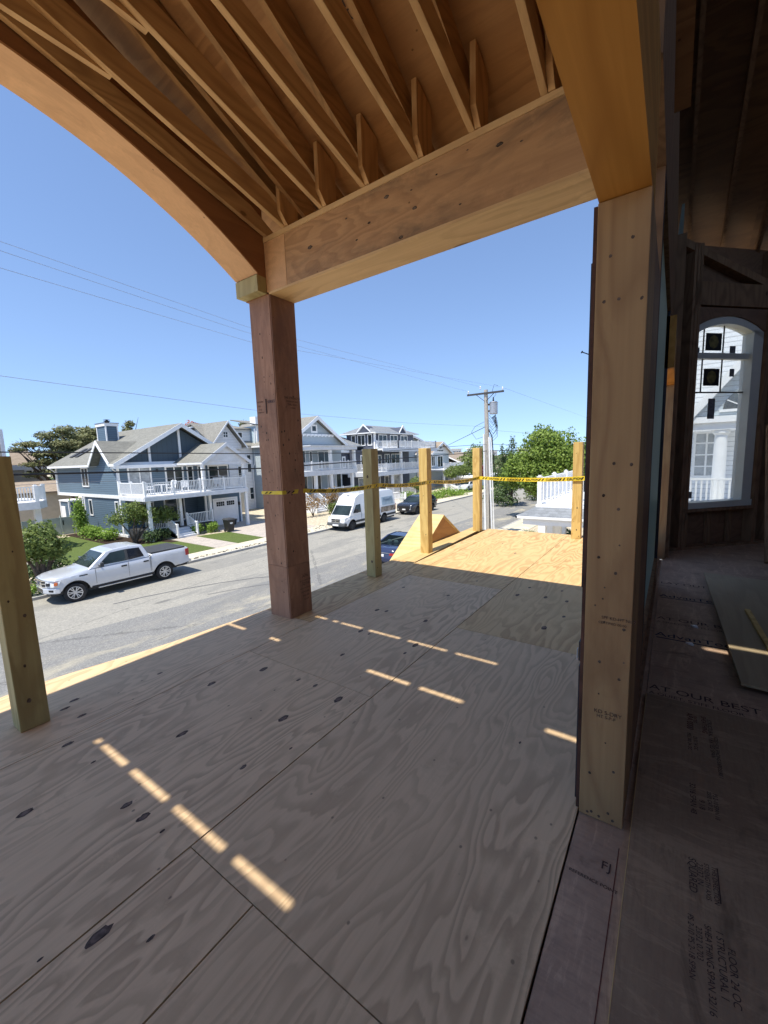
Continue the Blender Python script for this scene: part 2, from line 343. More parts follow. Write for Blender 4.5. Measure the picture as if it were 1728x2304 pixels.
# =============== porch floor: staggered plywood sheets, street edge bowed out
floor = thing('porch_floor', 'upper porch floor of plywood sheets, grey in the shade and yellow in the sun', 'floor', (4, 1.8, 0))
def edge_y(x):
    P = [(-4, 3.33), (-2.2, 3.33), (-.6, 3.50), (.2, 3.59), (.8, 3.61), (1.11, 3.56), (1.55, 3.45), (2.04, 3.40), (2.6, 3.345), (3.3, 3.34), (9, 3.33)]
    for (a, b), (c, d) in zip(P, P[1:]):
        if a <= x <= c: return b+(d-b)*(x-a)/(c-a)
    return 3.33
rows = [(.262, 1.106, [-4.2, -1.72, .717]), (1.108, 1.495, [-4.2, -.9, .717]), (.262, 1.495, [.717, 3.17, 5.62, 7.93]), (1.497, 2.715, [-2.97, -.52, 1.92, 4.36, 6.8, 7.93])]
g = .0022
DK = [(.68, 2.65, .026), (1.07, 2.19, .03), (1.47, 2.53, .03), (1.79, 2.38, .036), (.67, 1.93, .024), (.4, 2.27, .03), (.68, 1.8, .028), (.38, 1.45, .036), (.47, 1.3, .012), (1.47, 1.81, .034), (1.1, 1.68, .018), (.87, 3.13, .026), (.8, 3.07, .024), (.83, 2.89, .024), (1.35, 2.99, .02), (1.82, 2.05, .018), (.25, 1.53, .008), (.7, 2.37, .012), (1.32, 1.58, .01), (.69, 1.66, .012), (1.79, 1.66, .034), (1.83, 1.9, .02), (2.26, 2.03, .022), (2.69, 1.63, .034), (2.67, 1.52, .016), (2.68, 2.18, .03), (2.67, 2.08, .018), (3.16, 2.35, .03), (3.18, 2.25, .026), (3.89, 1.93, .026), (4.26, 1.3, .036), (4.33, 1.03, .032), (4.31, .82, .03), (3.54, .85, .042), (3.89, 2.5, .024), (4.57, 1.26, .024), (4.62, .93, .022), (3.88, .76, .024), (3.16, 1.8, .03), (4.52, 1.86, .018), (2.97, 2.75, .03), (2.53, 1.63, .018), (2.0, .59, .01), (6.1, 1.9, .03), (5.7, .9, .025), (6.7, 2.3, .02)]
def knots(m, K, fn, a1=1.35, a2=.72):
    g_ = random.Random(2)
    for u_, v_, r_ in K:
        r_ *= .78
        for mi, f_, dz in ((1, 1.0, .0004), (2, .62, .0007)):
            if mi == 2 and r_ < .014: continue
            m.mi = mi; pts = [(r_*f_*a1*math.cos(t)*(1+g_.uniform(-.18, .18)), r_*f_*a2*math.sin(t)*(1+g_.uniform(-.18, .18))) for t in np.linspace(0, 2*math.pi, 15)[:-1]]; m.poly([fn(u_+a, v_+b, dz) for a, b in pts])
    m.mi = 0
KM = [M['knot'], M['knot_in']]
for y0, y1, xs in rows:
    for a, b in zip(xs, xs[1:]):
        zt = R2.uniform(-.0006, .0006); m = MB(); m.box(a+g, b-g, y0+g, y1-g, -.019, zt); knots(m, [k for k in DK if a+.03 < k[0] < b-.03 and y0+.03 < k[1] < y1-.03], lambda x, y, d: (x, y, zt+d)); m.build('plywood_sheet', [M['deck' if (a < 3 and b != 4.93) else 'deck_far']]+KM, floor)
for a, b in zip([-4.2, -1.9, .1, 2.60, 4.93], [-1.9, .1, 2.60, 4.93, 7.93]):
    top = [(x, edge_y(x)) for x in np.linspace(b-g, a+g, 12)]
    if a > 4.5: top = [(x, 2.95+.06*(x-4.9)/2.6) for x in (b-g, a+g)]
    m = MB(); knots(m, [k for k in DK if a < k[0] < b and k[1] > 2.76 and a < 4.5], lambda x, y, d: (x, y, -.0005+d)); m.ext([(a+g, 2.717+g, -.019), (b-g, 2.717+g, -.019)]+[(x, y, -.019) for x, y in top], (0, 0, .0185)); m.build('plywood_sheet', [M['deck' if (a < 3 and b != 4.93) else 'deck_far']]+KM, floor)
MB().ext([(4.93, 2.965, -.019), (7.92, 3.135, -.019), (7.92, 3.36, -.019), (4.93, 3.345, -.019)], (0, 0, .024)).build('edge_board', M['deck2'], floor, label='pale edge board along the street side of the sunlit floor')
m = MB()
for a, b in zip(np.linspace(-4.2, 7.9, 26), np.linspace(-4.2, 7.9, 26)[1:]):
    m.ext([(a, edge_y(a)-.05, -.30), (b, edge_y(b)-.05, -.30), (b, edge_y(b)-.012, -.30), (a, edge_y(a)-.012, -.30)], (0, 0, .278))
m.box(7.86, 7.90, .3, 3.3, -.30, -.022); m.build('rim_joist', M['joist'], floor)
# =============== square timber posts on the floor
def deck_post(x0, y0, h, mat, label, w=.14, kx=(), ky=()):
    t = thing('deck_post', label, 'post', (x0+w/2, y0+w/2, 0), 'square timber posts standing round the porch floor')
    m = MB(); m.box(x0, x0+w, y0, y0+w, .001, h); knots(m, [(a, b, r) for a, b, r in kx], lambda y, z, d: (x0-d*1.5-.0004, y, z), .8, 1.2); knots(m, [(a, b, r) for a, b, r in ky], lambda x, z, d: (x, y0-d*1.5-.0004, z), .8, 1.2)
    m.build('timber', [mat]+KM, t, bevel=.004)
    return t
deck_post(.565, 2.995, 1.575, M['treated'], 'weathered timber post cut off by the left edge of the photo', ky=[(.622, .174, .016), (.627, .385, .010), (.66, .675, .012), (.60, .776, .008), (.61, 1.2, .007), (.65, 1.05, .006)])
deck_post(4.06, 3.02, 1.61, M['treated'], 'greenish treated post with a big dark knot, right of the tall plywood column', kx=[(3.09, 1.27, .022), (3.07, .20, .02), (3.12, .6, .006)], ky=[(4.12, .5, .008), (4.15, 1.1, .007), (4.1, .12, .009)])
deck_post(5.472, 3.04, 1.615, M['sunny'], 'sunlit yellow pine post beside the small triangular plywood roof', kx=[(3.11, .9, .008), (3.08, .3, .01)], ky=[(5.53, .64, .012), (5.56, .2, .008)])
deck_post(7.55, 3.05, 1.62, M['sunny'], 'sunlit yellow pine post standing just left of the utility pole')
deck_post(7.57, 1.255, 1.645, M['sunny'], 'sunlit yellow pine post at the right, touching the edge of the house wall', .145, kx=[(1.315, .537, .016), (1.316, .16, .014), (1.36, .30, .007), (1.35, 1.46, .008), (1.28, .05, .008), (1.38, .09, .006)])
# dark knot on the second post
# =============== caution tape
M['tape'] = plain('yellow_tape', (.80, .60, .035), .4, .4, var=.04); M['tapeink'] = plain('black_print', (.02, .018, .01), .6)
tape = thing('caution_tape', 'yellow caution tape with black CAUTION CUIDADO print strung between the posts', 'tape', (5.5, 3, 1.1))
tp = [(2.546, 3.215, 1.205), (2.546, 2.922, 1.21), (2.838, 2.922, 1.205), (4.056, 3.013, 1.155), (4.204, 3.013, 1.157), (5.466, 3.033, 1.105), (5.616, 3.033, 1.105), (7.545, 3.043, 1.05), (7.545, 1.08, 1.052), (7.9, .27, 1.06)]
tw = [.030, .034, .040, .05, .05, .055, .055, .06, .076, .076]
n_ = len(tp); m = MB()
def tpt(i, s, dz, out=0.0):
    a, b = Vector(tp[i]), Vector(tp[i+1]); d = (b-a); L = math.hypot(d.x, d.y); nn = Vector((d.y/L, -d.x/L, 0))
    sag = -.018*4*s*(1-s)*(L if L > 1 else 0)
    return a+d*s+Vector((0, 0, dz+sag))+nn*out
for i in range(n_-1):
    K = 10
    for k in range(K):
        w0 = tw[i]+(tw[i+1]-tw[i])*k/K; w1 = tw[i]+(tw[i+1]-tw[i])*(k+1)/K
        tilt0 = .004*math.sin(k*1.3+i); tilt1 = .004*math.sin(k*1.3+1.3+i)
        m.poly([tpt(i, k/K, -w0/2, tilt0), tpt(i, (k+1)/K, -w1/2, tilt1), tpt(i, (k+1)/K, w1/2), tpt(i, k/K, w0/2)])
m.build('ribbon', M['tape'], tape)
u = .05; word = 0; acc = 0.0
for i in range(n_-2):
    a, b = Vector(tp[i]), Vector(tp[i+1]); L = (b-a).length; s = u if u > 0 else 0
    while s < L-.03:
        f = s/L; w = tw[i]+(tw[i+1]-tw[i])*f
        for q in (0, .055):
            if (s+q+.055)/L < 1:
                st = MB(); st.poly([tpt(i, (s+q)/L, -w*.30, .0035), tpt(i, (s+q+.022)/L, -w*.30, .0035), tpt(i, (s+q+.052)/L, w*.30, .0035), tpt(i, (s+q+.030)/L, w*.30, .0035)]); st.build('stripe', M['tapeink'], tape)
        body = ('CAUTION', 'CUIDADO')[word % 2]; word += 1; s2 = s+.13
        if (s2+.20)/L < 1:
            o = tpt(i, s2/L, -w*.27, .0035); e = tpt(i, (s2+.15)/L, -w*.25, .0035)
            text('lettering', body, w*.74, frame(o, e-o, (0, 0, 1)), M['tapeink'], tape, bold=.035)
        s += .345
    u = .05
# =============== square column clad in plywood
col = thing('porch_column', 'tall square porch column clad in reddish plywood, standing at the street edge', 'column', (2.69, 3.06, 0))
m = MB(); m.box(2.562, 2.823, 2.942, 3.188, .001, 2.925); m.build('core', M['column'], col)
CL = [(3.15, 1.944), (3.178, 1.838), (3.135, 1.769), (3.09, 1.693), (3.182, 1.554), (3.083, 1.551), (3.007, 1.568), (3.045, 1.412), (2.969, 1.363), (3.086, 1.303), (2.987, 1.254), (3.078, 1.452), (3.159, 1.272), (3.178, 1.514), (3.149, 1.503), (3.136, 1.338), (3.041, 1.303), (2.971, 1.338)]
g_ = random.Random(31); KL = [(y, z, g_.uniform(.004, .009)) for y, z in CL]+[(g_.choice([2.955, 3.185]), z, .0045) for z in np.arange(.05, 2.9, .17)]+[(g_.uniform(2.96, 3.18), g_.uniform(.1, 2.8), g_.uniform(.003, .012)) for _ in range(26)]
KR = [(2.619, 1.767), (2.665, 1.691), (2.596, 1.642), (2.793, 1.872), (2.721, 1.413), (2.778, 1.36), (2.599, 1.221), (2.785, 1.267), (2.629, 1.109), (2.788, 1.733)]; KR = [(x, z, g_.uniform(.005, .012)) for x, z in KR]+[(g_.choice([2.575, 2.815]), z, .0045) for z in np.arange(.04, 2.9, .15)]+[(g_.uniform(2.58, 2.8), g_.uniform(.1, 2.8), g_.uniform(.003, .012)) for _ in range(20)]

def clad(x0, x1, y0, y1, z0, z1, K, fn): m = MB(); m.box(x0, x1, y0, y1, z0, z1); knots(m, [k for k in K if z0+.01 < k[1] < z1-.01], fn, .8, 1.2); m.build('cladding', [M['column']]+KM, col)
fL = lambda y, z, d: (2.5495-d, y, z); fR = lambda x, z, d: (x, 2.9215-d, z)
clad(2.55, 2.561, 2.934, 3.20, .001, .505, KL, fL); clad(2.55, 2.561, 2.934, 3.20, .508, 2.925, KL, fL); clad(2.555, 2.835, 2.922, 2.933, .001, .505, KR, fR); clad(2.555, 2.835, 2.922, 2.933, .508, 2.925, KR, fR)
box('cladding', M['column'], 2.824, 2.835, 2.934, 3.20, .001, 2.925, col); box('cladding', M['column'], 2.562, 2.823, 3.189, 3.20, .001, 2.925, col)
mF = lambda x, z: frame((x, 2.920, z), (1, 0, 0), (0, 0, 1)); mL = lambda y, z: frame((2.548, y, z), (0, -1, 0), (0, 0, 1))
for k, (b_, s_) in enumerate([('______', .03), ('APA', .042), ('RATED SHEATHING', .017), ('32/16', .042), ('SIZED FOR SPACING', .016), ('EXPOSURE 1', .022), ('MILL 000', .022), ('PS 1-09', .022)]):
    text('stamp', b_, s_, mF(2.765, .40-.038*k), M['ink'], col, 'CENTER')
text('stamp', 'THE STRENGTH', .028, mF(2.735, 2.06), M['ink'], col, 'CENTER'); text('stamp', 'MINIMUM AXIS', .022, mF(2.735, 2.03), M['ink'], col, 'CENTER')
text('stamp', 'THIS WAY', .026, mF(2.735, 2.0), M['ink'], col, 'CENTER'); text('stamp', '1 SPAN', .022, mF(2.735, 1.972), M['ink'], col, 'CENTER')
m = MB(); m.box(2.5465, 2.5485, 3.055, 3.07, 1.93, 2.06); m.build('stamp_bar', M['ink'], col)
text('stamp', 'SERIES', .036, mL(3.045, 2.02), M['ink_blue'], col); text('stamp', 'THICKNESS', .017, mL(3.19, 2.035), M['ink'], col); text('stamp', 'PS 1', .022, mL(3.17, 1.995), M['ink'], col); text('stamp', '15/32', .02, mL(3.17, 1.965), M['ink'], col); text('stamp', 'EXPOSURE', .017, mL(3.18, 1.94), M['ink'], col)
# =============== porch roof: beam, arched beam, joists, rafters, sheathing
roof = thing('porch_roof', 'open porch roof frame of plywood beams, joists and rafters seen from below', 'roof frame', (1, 1.7, 3.4))
BK = [(.904, 3.249, .020), (.779, 3.214, .008), (1.687, 3.253, .020), (1.469, 3.11, .018), (1.58, 2.965, .018), (2.42, 3.151, .024), (1.841, 3.14, .013), (1.957, 3.063, .011), (2.045, 3.235, .010), (1.099, 3.30, .007), (1.308, 3.246, .008), (1.492, 3.224, .008), (1.15, 3.02, .009)]
m = MB(); m.box(2.552, 2.832, .262, 2.70, 2.945, 3.338); knots(m, [(k[0], k[1], k[2]) for k in BK], lambda y, z, d: (2.552-d, y, z)); m.build('beam', [M['beam']]+KM, roof, label='long plywood clad beam running from the column to the house wall')
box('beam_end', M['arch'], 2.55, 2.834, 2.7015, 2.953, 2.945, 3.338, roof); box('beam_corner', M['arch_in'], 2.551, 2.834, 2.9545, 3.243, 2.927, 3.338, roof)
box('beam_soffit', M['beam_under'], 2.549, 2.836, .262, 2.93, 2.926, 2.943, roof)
box('top_plate', M['beam_under'], 2.545, 2.84, .262, 3.25, 3.34, 3.378, roof)
# arch
AX, AR, AT = .55, 2.87, 3.72
def arch_z(x): return AT-(x-AX)**2/(2*AR)
xs = np.linspace(-1.36, 2.46, 34)
def zt(x): return 3.62+.44*(1.95-abs(x-.55))
def arch_face(y0, y1, mat, name, zoff=0):
    m = MB(); x2 = list(xs)+[2.5495]
    zl = [arch_z(x)+zoff for x in xs]+[2.946]
    zu = [zt(x) for x in x2]
    for i in range(len(x2)-1): m.ext([(x2[i], y0, zl[i]), (x2[i+1], y0, zl[i+1]), (x2[i+1], y0, zu[i+1]), (x2[i], y0, zu[i])], (0, y1-y0, 0))
    return m.build(name, mat, roof)
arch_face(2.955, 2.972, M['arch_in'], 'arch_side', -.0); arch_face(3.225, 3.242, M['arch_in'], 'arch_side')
m = MB()
for a, b in zip(xs, xs[1:]):
    za, zb = arch_z(a)-.014, arch_z(b)-.014
    m.add([(a, 2.952, za), (b, 2.952, zb), (b, 3.245, zb), (a, 3.245, za), (a, 2.952, za+.013), (b, 2.952, zb+.013), (b, 3.245, zb+.013), (a, 3.245, za+.013)], [(0, 3, 2, 1), (4, 5, 6, 7), (0, 1, 5, 4), (2, 3, 7, 6)])
m.build('arched_soffit', M['arch'], roof, label='curved orange plywood underside of the arched beam over the street side')
box('bearing_block', M['treated'], 2.452, 2.547, 2.953, 3.243, 2.932, 3.062, roof)
ys = [.66, 1.07, 1.45, 1.88, 2.28, 2.70, 2.925]
for k, y in enumerate(ys):
    # ceiling joist, bottom edge rises toward the camera
    x1, z1 = 2.556, 3.380; x0 = .57; zz = lambda x, b=0: 3.38+.25*(2.556-x)+b
    m = MB(); m.ext([(x0, y-.019, zz(x0)), (x1, y-.019, z1), (2.64, y-.019, 3.38), (2.64, y-.019, 3.43), (2.40, y-.019, zz(2.4, .14)), (x0, y-.019, zz(x0, .14))], (0, .038, 0))
    m.build('joist', M['joist'], roof, bevel=.003)
    m = MB(); m.ext([(.53, y-.019, zz(.57)), (-1.456, y-.019, z1), (-1.456, y-.019, z1+.14), (.53, y-.019, zz(.57, .14))], (0, .038, 0)); m.build('joist', M['joist'], roof)
    tz = 3.692; xm = 2.556-(tz-3.38)/.25
    if k in (2, 3, 4, 5): m = MB(); m.ext([(-.2, y+.0195, tz), (xm+.02, y+.0195, tz), (xm-.5, y+.0195, tz+.13), (-.2, y+.0195, tz+.13)], (0, .034, 0)); m.build('ceiling_tie', M['joist'], roof)
    yy = y+.040 if k < 6 else y-.3; r = lambda x, b=0: 3.60+.44*(2.5-x)+b
    m = MB(); m.ext([(.56, yy-.019, r(.56)), (3.24, yy-.019, r(3.24)), (3.24, yy-.019, r(3.24, .16)), (.56, yy-.019, r(.56, .205))], (0, .038, 0)); m.build('rafter', M['rafter'], roof)
    m = MB(); m.ext([(.54, yy-.019, r(.56)), (-2.14, yy-.019, r(3.24)), (-2.14, yy-.019, r(3.24, .16)), (.54, yy-.019, r(.56, .205))], (0, .038, 0)); m.build('rafter', M['rafter'], roof)
    if k < 6:
        yy = y-.0395
        m = MB(); m.ext([(2.47, yy-.018, 3.46), (2.54, yy-.018, 3.382), (2.66, yy-.018, 3.382), (2.66, yy-.018, 3.72), (2.47, yy-.018, 3.78)], (0, .036, 0))
        m.build('heel_block', M['blockz'], roof, bevel=.002)
# sheathing panels on the rafters, with the gaps the sun slips through
gaps = [(.618, 0), (-.134, 1), (-1.877, 2)]
rz = lambda x: 3.60+.44*(1.95-abs(x-.55))+.205
def sheet(xa, xb, ya, yb, name='roof_sheathing'):
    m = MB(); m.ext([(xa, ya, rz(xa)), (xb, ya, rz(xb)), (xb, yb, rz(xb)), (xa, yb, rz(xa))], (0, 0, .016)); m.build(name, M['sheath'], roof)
gw = .017
for a_, b_ in ((.618+gw, 3.27), (.551, .618-gw), (.132+gw*.8, .549), (-1.026+gw*.75, .132-gw*.8), (-2.2, -1.026-gw*.75)):
    for ya, yb in ((.02, 2.141), (2.141, 3.51)): sheet(a_, b_, ya, yb)
# unseen strips close part of each gap to limit the sun dashes below
def strip(xc, ya, yb, w=.06):
    m = MB(); m.ext([(xc-w, ya, rz(xc-w)+.02), (xc+w, ya, rz(xc+w)+.02), (xc+w, yb, rz(xc+w)+.02), (xc-w, yb, rz(xc-w)+.02)], (0, 0, .004)); m.build('gap_strip', M['wrap'], roof)
strip(.618, .02, 1.14); strip(.618, 2.95, 3.51); strip(.132, .68, 1.15); strip(.132, 1.90, 2.81); strip(.132, .0, .45); strip(-1.026, .02, 1.12); strip(-1.026, 2.76, 3.51)
box('fascia', M['joist'], 3.262, 3.30, .26, 3.51, 3.32, 3.49, roof)
text('stamp', 'APA RATED', .09, frame((1.72, 1.62, rz(1.72)-.003), (.915, 0, -.402), (0, -1, 0)), M['ink'], roof); text('stamp', 'EXPOSURE 1', .06, frame((1.75, 1.52, rz(1.75)-.003), (.915, 0, -.402), (0, -1, 0)), M['ink'], roof)
# =============== the unfinished house: wall post, header, walls, floor, bay window
hs = thing('unfinished_house', 'dark timber framed interior of the unfinished house behind the wall post', 'house', (4, -1, 0))
KN = [(.217, 1.098), (.159, 1.043), (.124, .83), (.201, .683), (.133, .629), (.222, .198), (.138, .237), (.183, .019), (.134, .023), (.226, .019), (.211, .027), (.151, .048), (.208, 1.333), (.158, 1.284), (.178, 1.45), (.124, 1.446), (.149, 2.202), (.214, 2.161), (.183, 2.014), (.115, 2.002), (.229, 2.015)]
m = MB(); m.box(1.71, 2.07, .099, .258, .001, 2.343); knots(m, [(y, z, .0075) for y, z in KN]+[(y, z, .0045) for y, z in [(.193, .983), (.198, .938), (.19, .847), (.223, .908), (.15, 1.15), (.2, .55), (.17, .35), (.12, .7)]], lambda y, z, d: (1.7092-d, y, z), .9, 1.0); m.build('wall_post', [M['king']]+KM, hs, label='broad vertical timber wall post with nail heads and stamps', bevel=.003)
box('header', M['header'], -4.2, 1.90, .101, .256, 2.346, 2.80, hs, label='orange timber header beam seen from below above the wall post')
text('stamp', 'SPF KD-HT No.2', .016, frame((1.708, .20, .86), (0, -1, 0), (0, 0, 1)), M['ink'], hs); text('stamp', 'CERTIFIED 00-00', .013, frame((1.708, .21, .84), (0, -1, 0), (0, 0, 1)), M['ink'], hs)
text('stamp', 'KD S-DRY', .022, frame((1.708, .215, .47), (0, -1, 0), (0, 0, 1)), M['ink'], hs); text('stamp', 'HT S-P-F', .018, frame((1.708, .205, .452), (0, -1, 0), (0, 0, 1)), M['ink'], hs)
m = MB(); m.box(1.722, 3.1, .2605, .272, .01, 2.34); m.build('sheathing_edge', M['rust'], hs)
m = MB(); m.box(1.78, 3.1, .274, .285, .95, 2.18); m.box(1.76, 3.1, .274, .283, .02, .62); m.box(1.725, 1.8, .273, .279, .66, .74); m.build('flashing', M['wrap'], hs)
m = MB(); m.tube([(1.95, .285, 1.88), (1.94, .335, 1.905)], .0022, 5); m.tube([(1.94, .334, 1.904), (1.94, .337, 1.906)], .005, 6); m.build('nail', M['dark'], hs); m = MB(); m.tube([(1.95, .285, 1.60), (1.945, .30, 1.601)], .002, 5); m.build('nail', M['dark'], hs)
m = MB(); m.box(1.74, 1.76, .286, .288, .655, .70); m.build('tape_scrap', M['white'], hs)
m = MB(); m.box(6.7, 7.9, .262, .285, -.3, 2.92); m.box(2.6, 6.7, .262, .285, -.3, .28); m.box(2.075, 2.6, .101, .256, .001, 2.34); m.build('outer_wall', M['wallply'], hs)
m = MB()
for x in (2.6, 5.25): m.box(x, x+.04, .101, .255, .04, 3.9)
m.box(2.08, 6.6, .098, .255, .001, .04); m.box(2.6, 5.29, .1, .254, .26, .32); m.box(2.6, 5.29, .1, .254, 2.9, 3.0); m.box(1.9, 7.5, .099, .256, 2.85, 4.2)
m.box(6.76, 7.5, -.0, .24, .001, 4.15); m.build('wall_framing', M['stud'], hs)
box('window_panel', M['toned'], 2.64, 5.25, .128, .14, .33, 2.88, hs, label='pale green film window panel seen edge on')
box('panel_frame', M['wrap'], 2.645, 2.70, .10, .127, .33, 2.88, hs); box('panel_frame', M['wrap'], 5.2, 5.24, .10, .127, .33, 2.88, hs)
MB().ext([(7.0, .045, 3.2), (7.0, .15, 2.6), (7.0, .165, 3.3), (7.0, .075, 4.6), (7.0, .045, 4.6)], (.012, 0, 0)).build('transom_panel', M['toned'], hs, label='narrow pale film panel high above the jack post')
box('jack_post', M['king'], 6.63, 6.75, .045, .15, .001, 2.30, hs, label='pale narrow post on the far side of the window panel'); box('jack_header', M['header'], 5.2, 6.75, .045, .15, 2.302, 2.8, hs)
# floors
box('threshold_board', M['threshold'], -4.2, 6.6, .073, .257, -.03, -.004, hs, label='scuffed purple brown threshold board beside the porch floor'); box('threshold_gap', M['wrap'], -4.2, 7.9, .2, .262, -.2, -.031, hs)
sxs = [-3.4, -2.05, .39, 2.83, 5.27, 7.71, 9.0]
for a, b in zip(sxs, sxs[1:]):
    for ya, yb in ((-1.15, .070), (-2.37, -1.152), (-3.6, -2.372), (-5.2, -3.602)):
        if a < 1.5 or yb > 0 or True: box('subfloor_sheet', M['subfloor'] if a < 2.5 else M['threshold'], a+.001, b-.001, ya, yb, -.02, .0+(.016 if a < 2.5 else 0), hs)
box('sheet_edge', M['deck2'], -3.4, 2.82, .0703, .0725, -.004, .0165, hs)
fm = lambda x, y, z=.0185: frame((x, y, z), (0, -1, 0), (1, 0, 0)); fx = lambda x, y, z=.0185: frame((x, y, z), (-1, 0, 0), (0, -1, 0))
for x, y, b_, s_, mt in ((2.93, .066, 'AT OUR BEST', .088, 'ink'), (2.868, .06, 'A QUIET, STIFF FLOOR', .045, 'ink'), (3.84, .15, 'AdvanTech', .12, 'ink_blue'), (4.24, .07, 'AT OUR BEST', .10, 'ink'), (4.16, .06, 'A QUIET, STIFF FLOOR', .045, 'ink'), (4.92, .12, 'AdvanTech', .12, 'ink_blue'), (5.42, .12, 'LAY OUT OUR BEST', .10, 'ink')):
    text('floor_print', b_, s_, fm(x, min(y, .062), .0012), M[mt], hs)
m = MB(); m.box(3.80, 3.815, -.45, .05, .0005, .0012); m.build('floor_line', M['ink_blue'], hs); m = MB(); m.box(4.885, 4.90, -.45, .05, .0005, .0012); m.build('floor_line', M['ink_blue'], hs)
for y, b_, s_, x, mt in ((-.125, 'APA 0000', .04, 2.72, 'ink_red'), (-.155, 'RATED', .022, 2.70, 'ink_red'), (-.19, 'SHEATHING', .03, 2.72, 'ink_red'), (-.215, 'STRUCTURAL 1 RATED SPAN', .026, 2.70, 'ink'), (-.235, 'SIZED FOR SPACING EXPOSURE 1', .022, 2.55, 'ink'), (-.125, 'MILL 000 24 OC', .022, 2.52, 'ink'), (-.15, '23/32 24 OC', .022, 2.50, 'ink'),
    (-.125, '32/16 SPAN 48', .030, 2.12, 'ink'), (-.155, '9 1/8', .028, 2.03, 'ink'), (-.185, '23/32 CAT 32', .020, 2.10, 'ink'), (-.205, 'PS 2-10 SPAN 18', .022, 2.10, 'ink'),
    (-.112, 'SQUARED', .032, 1.70, 'ink'), (-.135, '23/32 IN', .026, 1.69, 'ink'), (-.157, 'STRENGTH AXIS', .020, 1.70, 'ink'), (-.178, 'THIS DIRECTION', .020, 1.70, 'ink'),
    (-.105, 'PS 2-10 PS 2-18 SPAN', .022, 1.47, 'ink'), (-.125, '23/32 0.703', .022, 1.44, 'ink'), (-.147, 'SHEATHING SPAN 32/16', .024, 1.46, 'ink'), (-.175, '1 STRUCTURAL 1', .026, 1.46, 'ink'), (-.20, 'FLOOR 24 OC', .026, 1.42, 'ink')):
    text('floor_print', b_, s_, fx(x, y, .0172), M[mt], hs)
box('floor_line', M['ink'], 1.56, 1.70, -.196, -.193, .0165, .0172, hs)
text('floor_print', 'REFERENCE POINT', .0185, frame((1.43, .243, -.0025), (-.02, -1, 0), (1, -.02, 0)), M['ink'], hs); text('floor_print', 'FJ', .05, frame((1.50, .15, -.0025), (0, -1, 0), (1, 0, 0)), M['ink'], hs)
m = MB(); m.box(-.5, 1.62, .1, .1025, -.0035, -.0028); m.build('chalk_line', M['ink_red'], hs)
# angled bay wall with the arched window:  plane  .95 x + y = 7.015
U = Vector((1, -.95, 0)).normalized(); Nn = Vector((-.95, -1, 0)).normalized(); B0 = Vector((7.5, -.11, 0))
def bw(s, z, d=0): p = B0+U*s+Nn*d; return (p.x, p.y, z)
def bbox(m, s0, s1, z0, z1, d0, d1): m.ext([bw(s0, z0, d0), bw(s1, z0, d0), bw(s1, z0, d1), bw(s0, z0, d1)], (0, 0, z1-z0))
def bs(x): return (x-7.5)/U.x
s0, s1 = bs(7.42), bs(8.33); gl0, gl1 = bs(7.54), bs(8.13)
m = MB()
for s in (-.16, -.11, -.06, s1+.01, s1+.055, s1+.28, s1+.32): bbox(m, s, s+.04, .04, 4.2, 0, .14)
for s in (.02, bs(7.82), bs(8.1)): bbox(m, s, s+.085, .04, .60, 0, .04)
bbox(m, -.3, 1.75, .001, .04, 0, .14); bbox(m, s0, s1+.05, .555, .60, 0, .14); bbox(m, s0, s1+.05, 3.42, 3.72, .02, .14)
m.build('bay_framing', M['stud'], hs)
m = MB(); bbox(m, -.3, s0-.02, .001, 4.25, -.03, -.012); bbox(m, s1+.02, 1.75, .001, 4.25, -.03, -.012); bbox(m, s0-.02, s1+.02, .001, .60, -.03, -.012); bbox(m, s0-.02, s1+.02, 3.36, 4.25, -.03, -.012); m.build('bay_sheathing', M['wallply'], hs)
win = MB()
# arched frame: jambs, curved head, sill, mid bar
def head(sv, c=0): sm = (s0+s1)/2; hw = (s1-s0)/2; return 3.30+c-.20*((sv-sm)/hw)**2
for (a, b) in ((s0, s0+.06), (s1-.17, s1)): bbox(win, a, b, .62, 3.12, -.06, .10)
bbox(win, s0, s1, .60, .69, -.06, .12); bbox(win, s0+.05, s1-.15, 2.735, 2.815, -.03, .05)
N_ = 16
for k in range(N_):
    a, b = s0+(s1-s0)*k/N_, s0+(s1-s0)*(k+1)/N_
    win.ext([bw(a, head(a)-.10, -.06), bw(b, head(b)-.10, -.06), bw(b, head(b), -.06), bw(a, head(a), -.06)], tuple(Nn*.16))
wf = win.build('arched_window', M['vinyl'], hs, label='tall arched window with stickers on its glass, lit from outside')
m = MB()
for k in range(N_):
    a, b = s0+(s1-s0)*k/N_, s0+(s1-s0)*(k+1)/N_; m.ext([bw(a, head(a)+.0, -.028), bw(b, head(b), -.028), bw(b, 3.40, -.028), bw(a, 3.40, -.028)], tuple(Nn*.15))
m.build('arch_filler', M['wallply'], hs)
gm = NT('hazy_glass', .02, .5); gt = gm.n('ShaderNodeBsdfTransparent'); gt.inputs[0].default_value = (.93, .95, .95, 1); gg = gm.n('ShaderNodeBsdfGlossy'); gg.inputs['Roughness'].default_value = .02
gx = gm.n('ShaderNodeMixShader'); gx.inputs[0].default_value = .06; gm.l(gt.outputs[0], gx.inputs[1]); gm.l(gg.outputs[0], gx.inputs[2]); gd_ = gm.n('ShaderNodeBsdfTranslucent'); gd_.inputs[0].default_value = (.8, .82, .78, 1); gy = gm.n('ShaderNodeMixShader'); gy.inputs[0].default_value = .16; gm.l(gx.outputs[0], gy.inputs[1]); gm.l(gd_.outputs[0], gy.inputs[2]); gm.l(gy.outputs[0], gm.t.nodes['Material Output'].inputs[0]); M['clear'] = gm.mat  # translucent white mixed in as a pale haze over the view
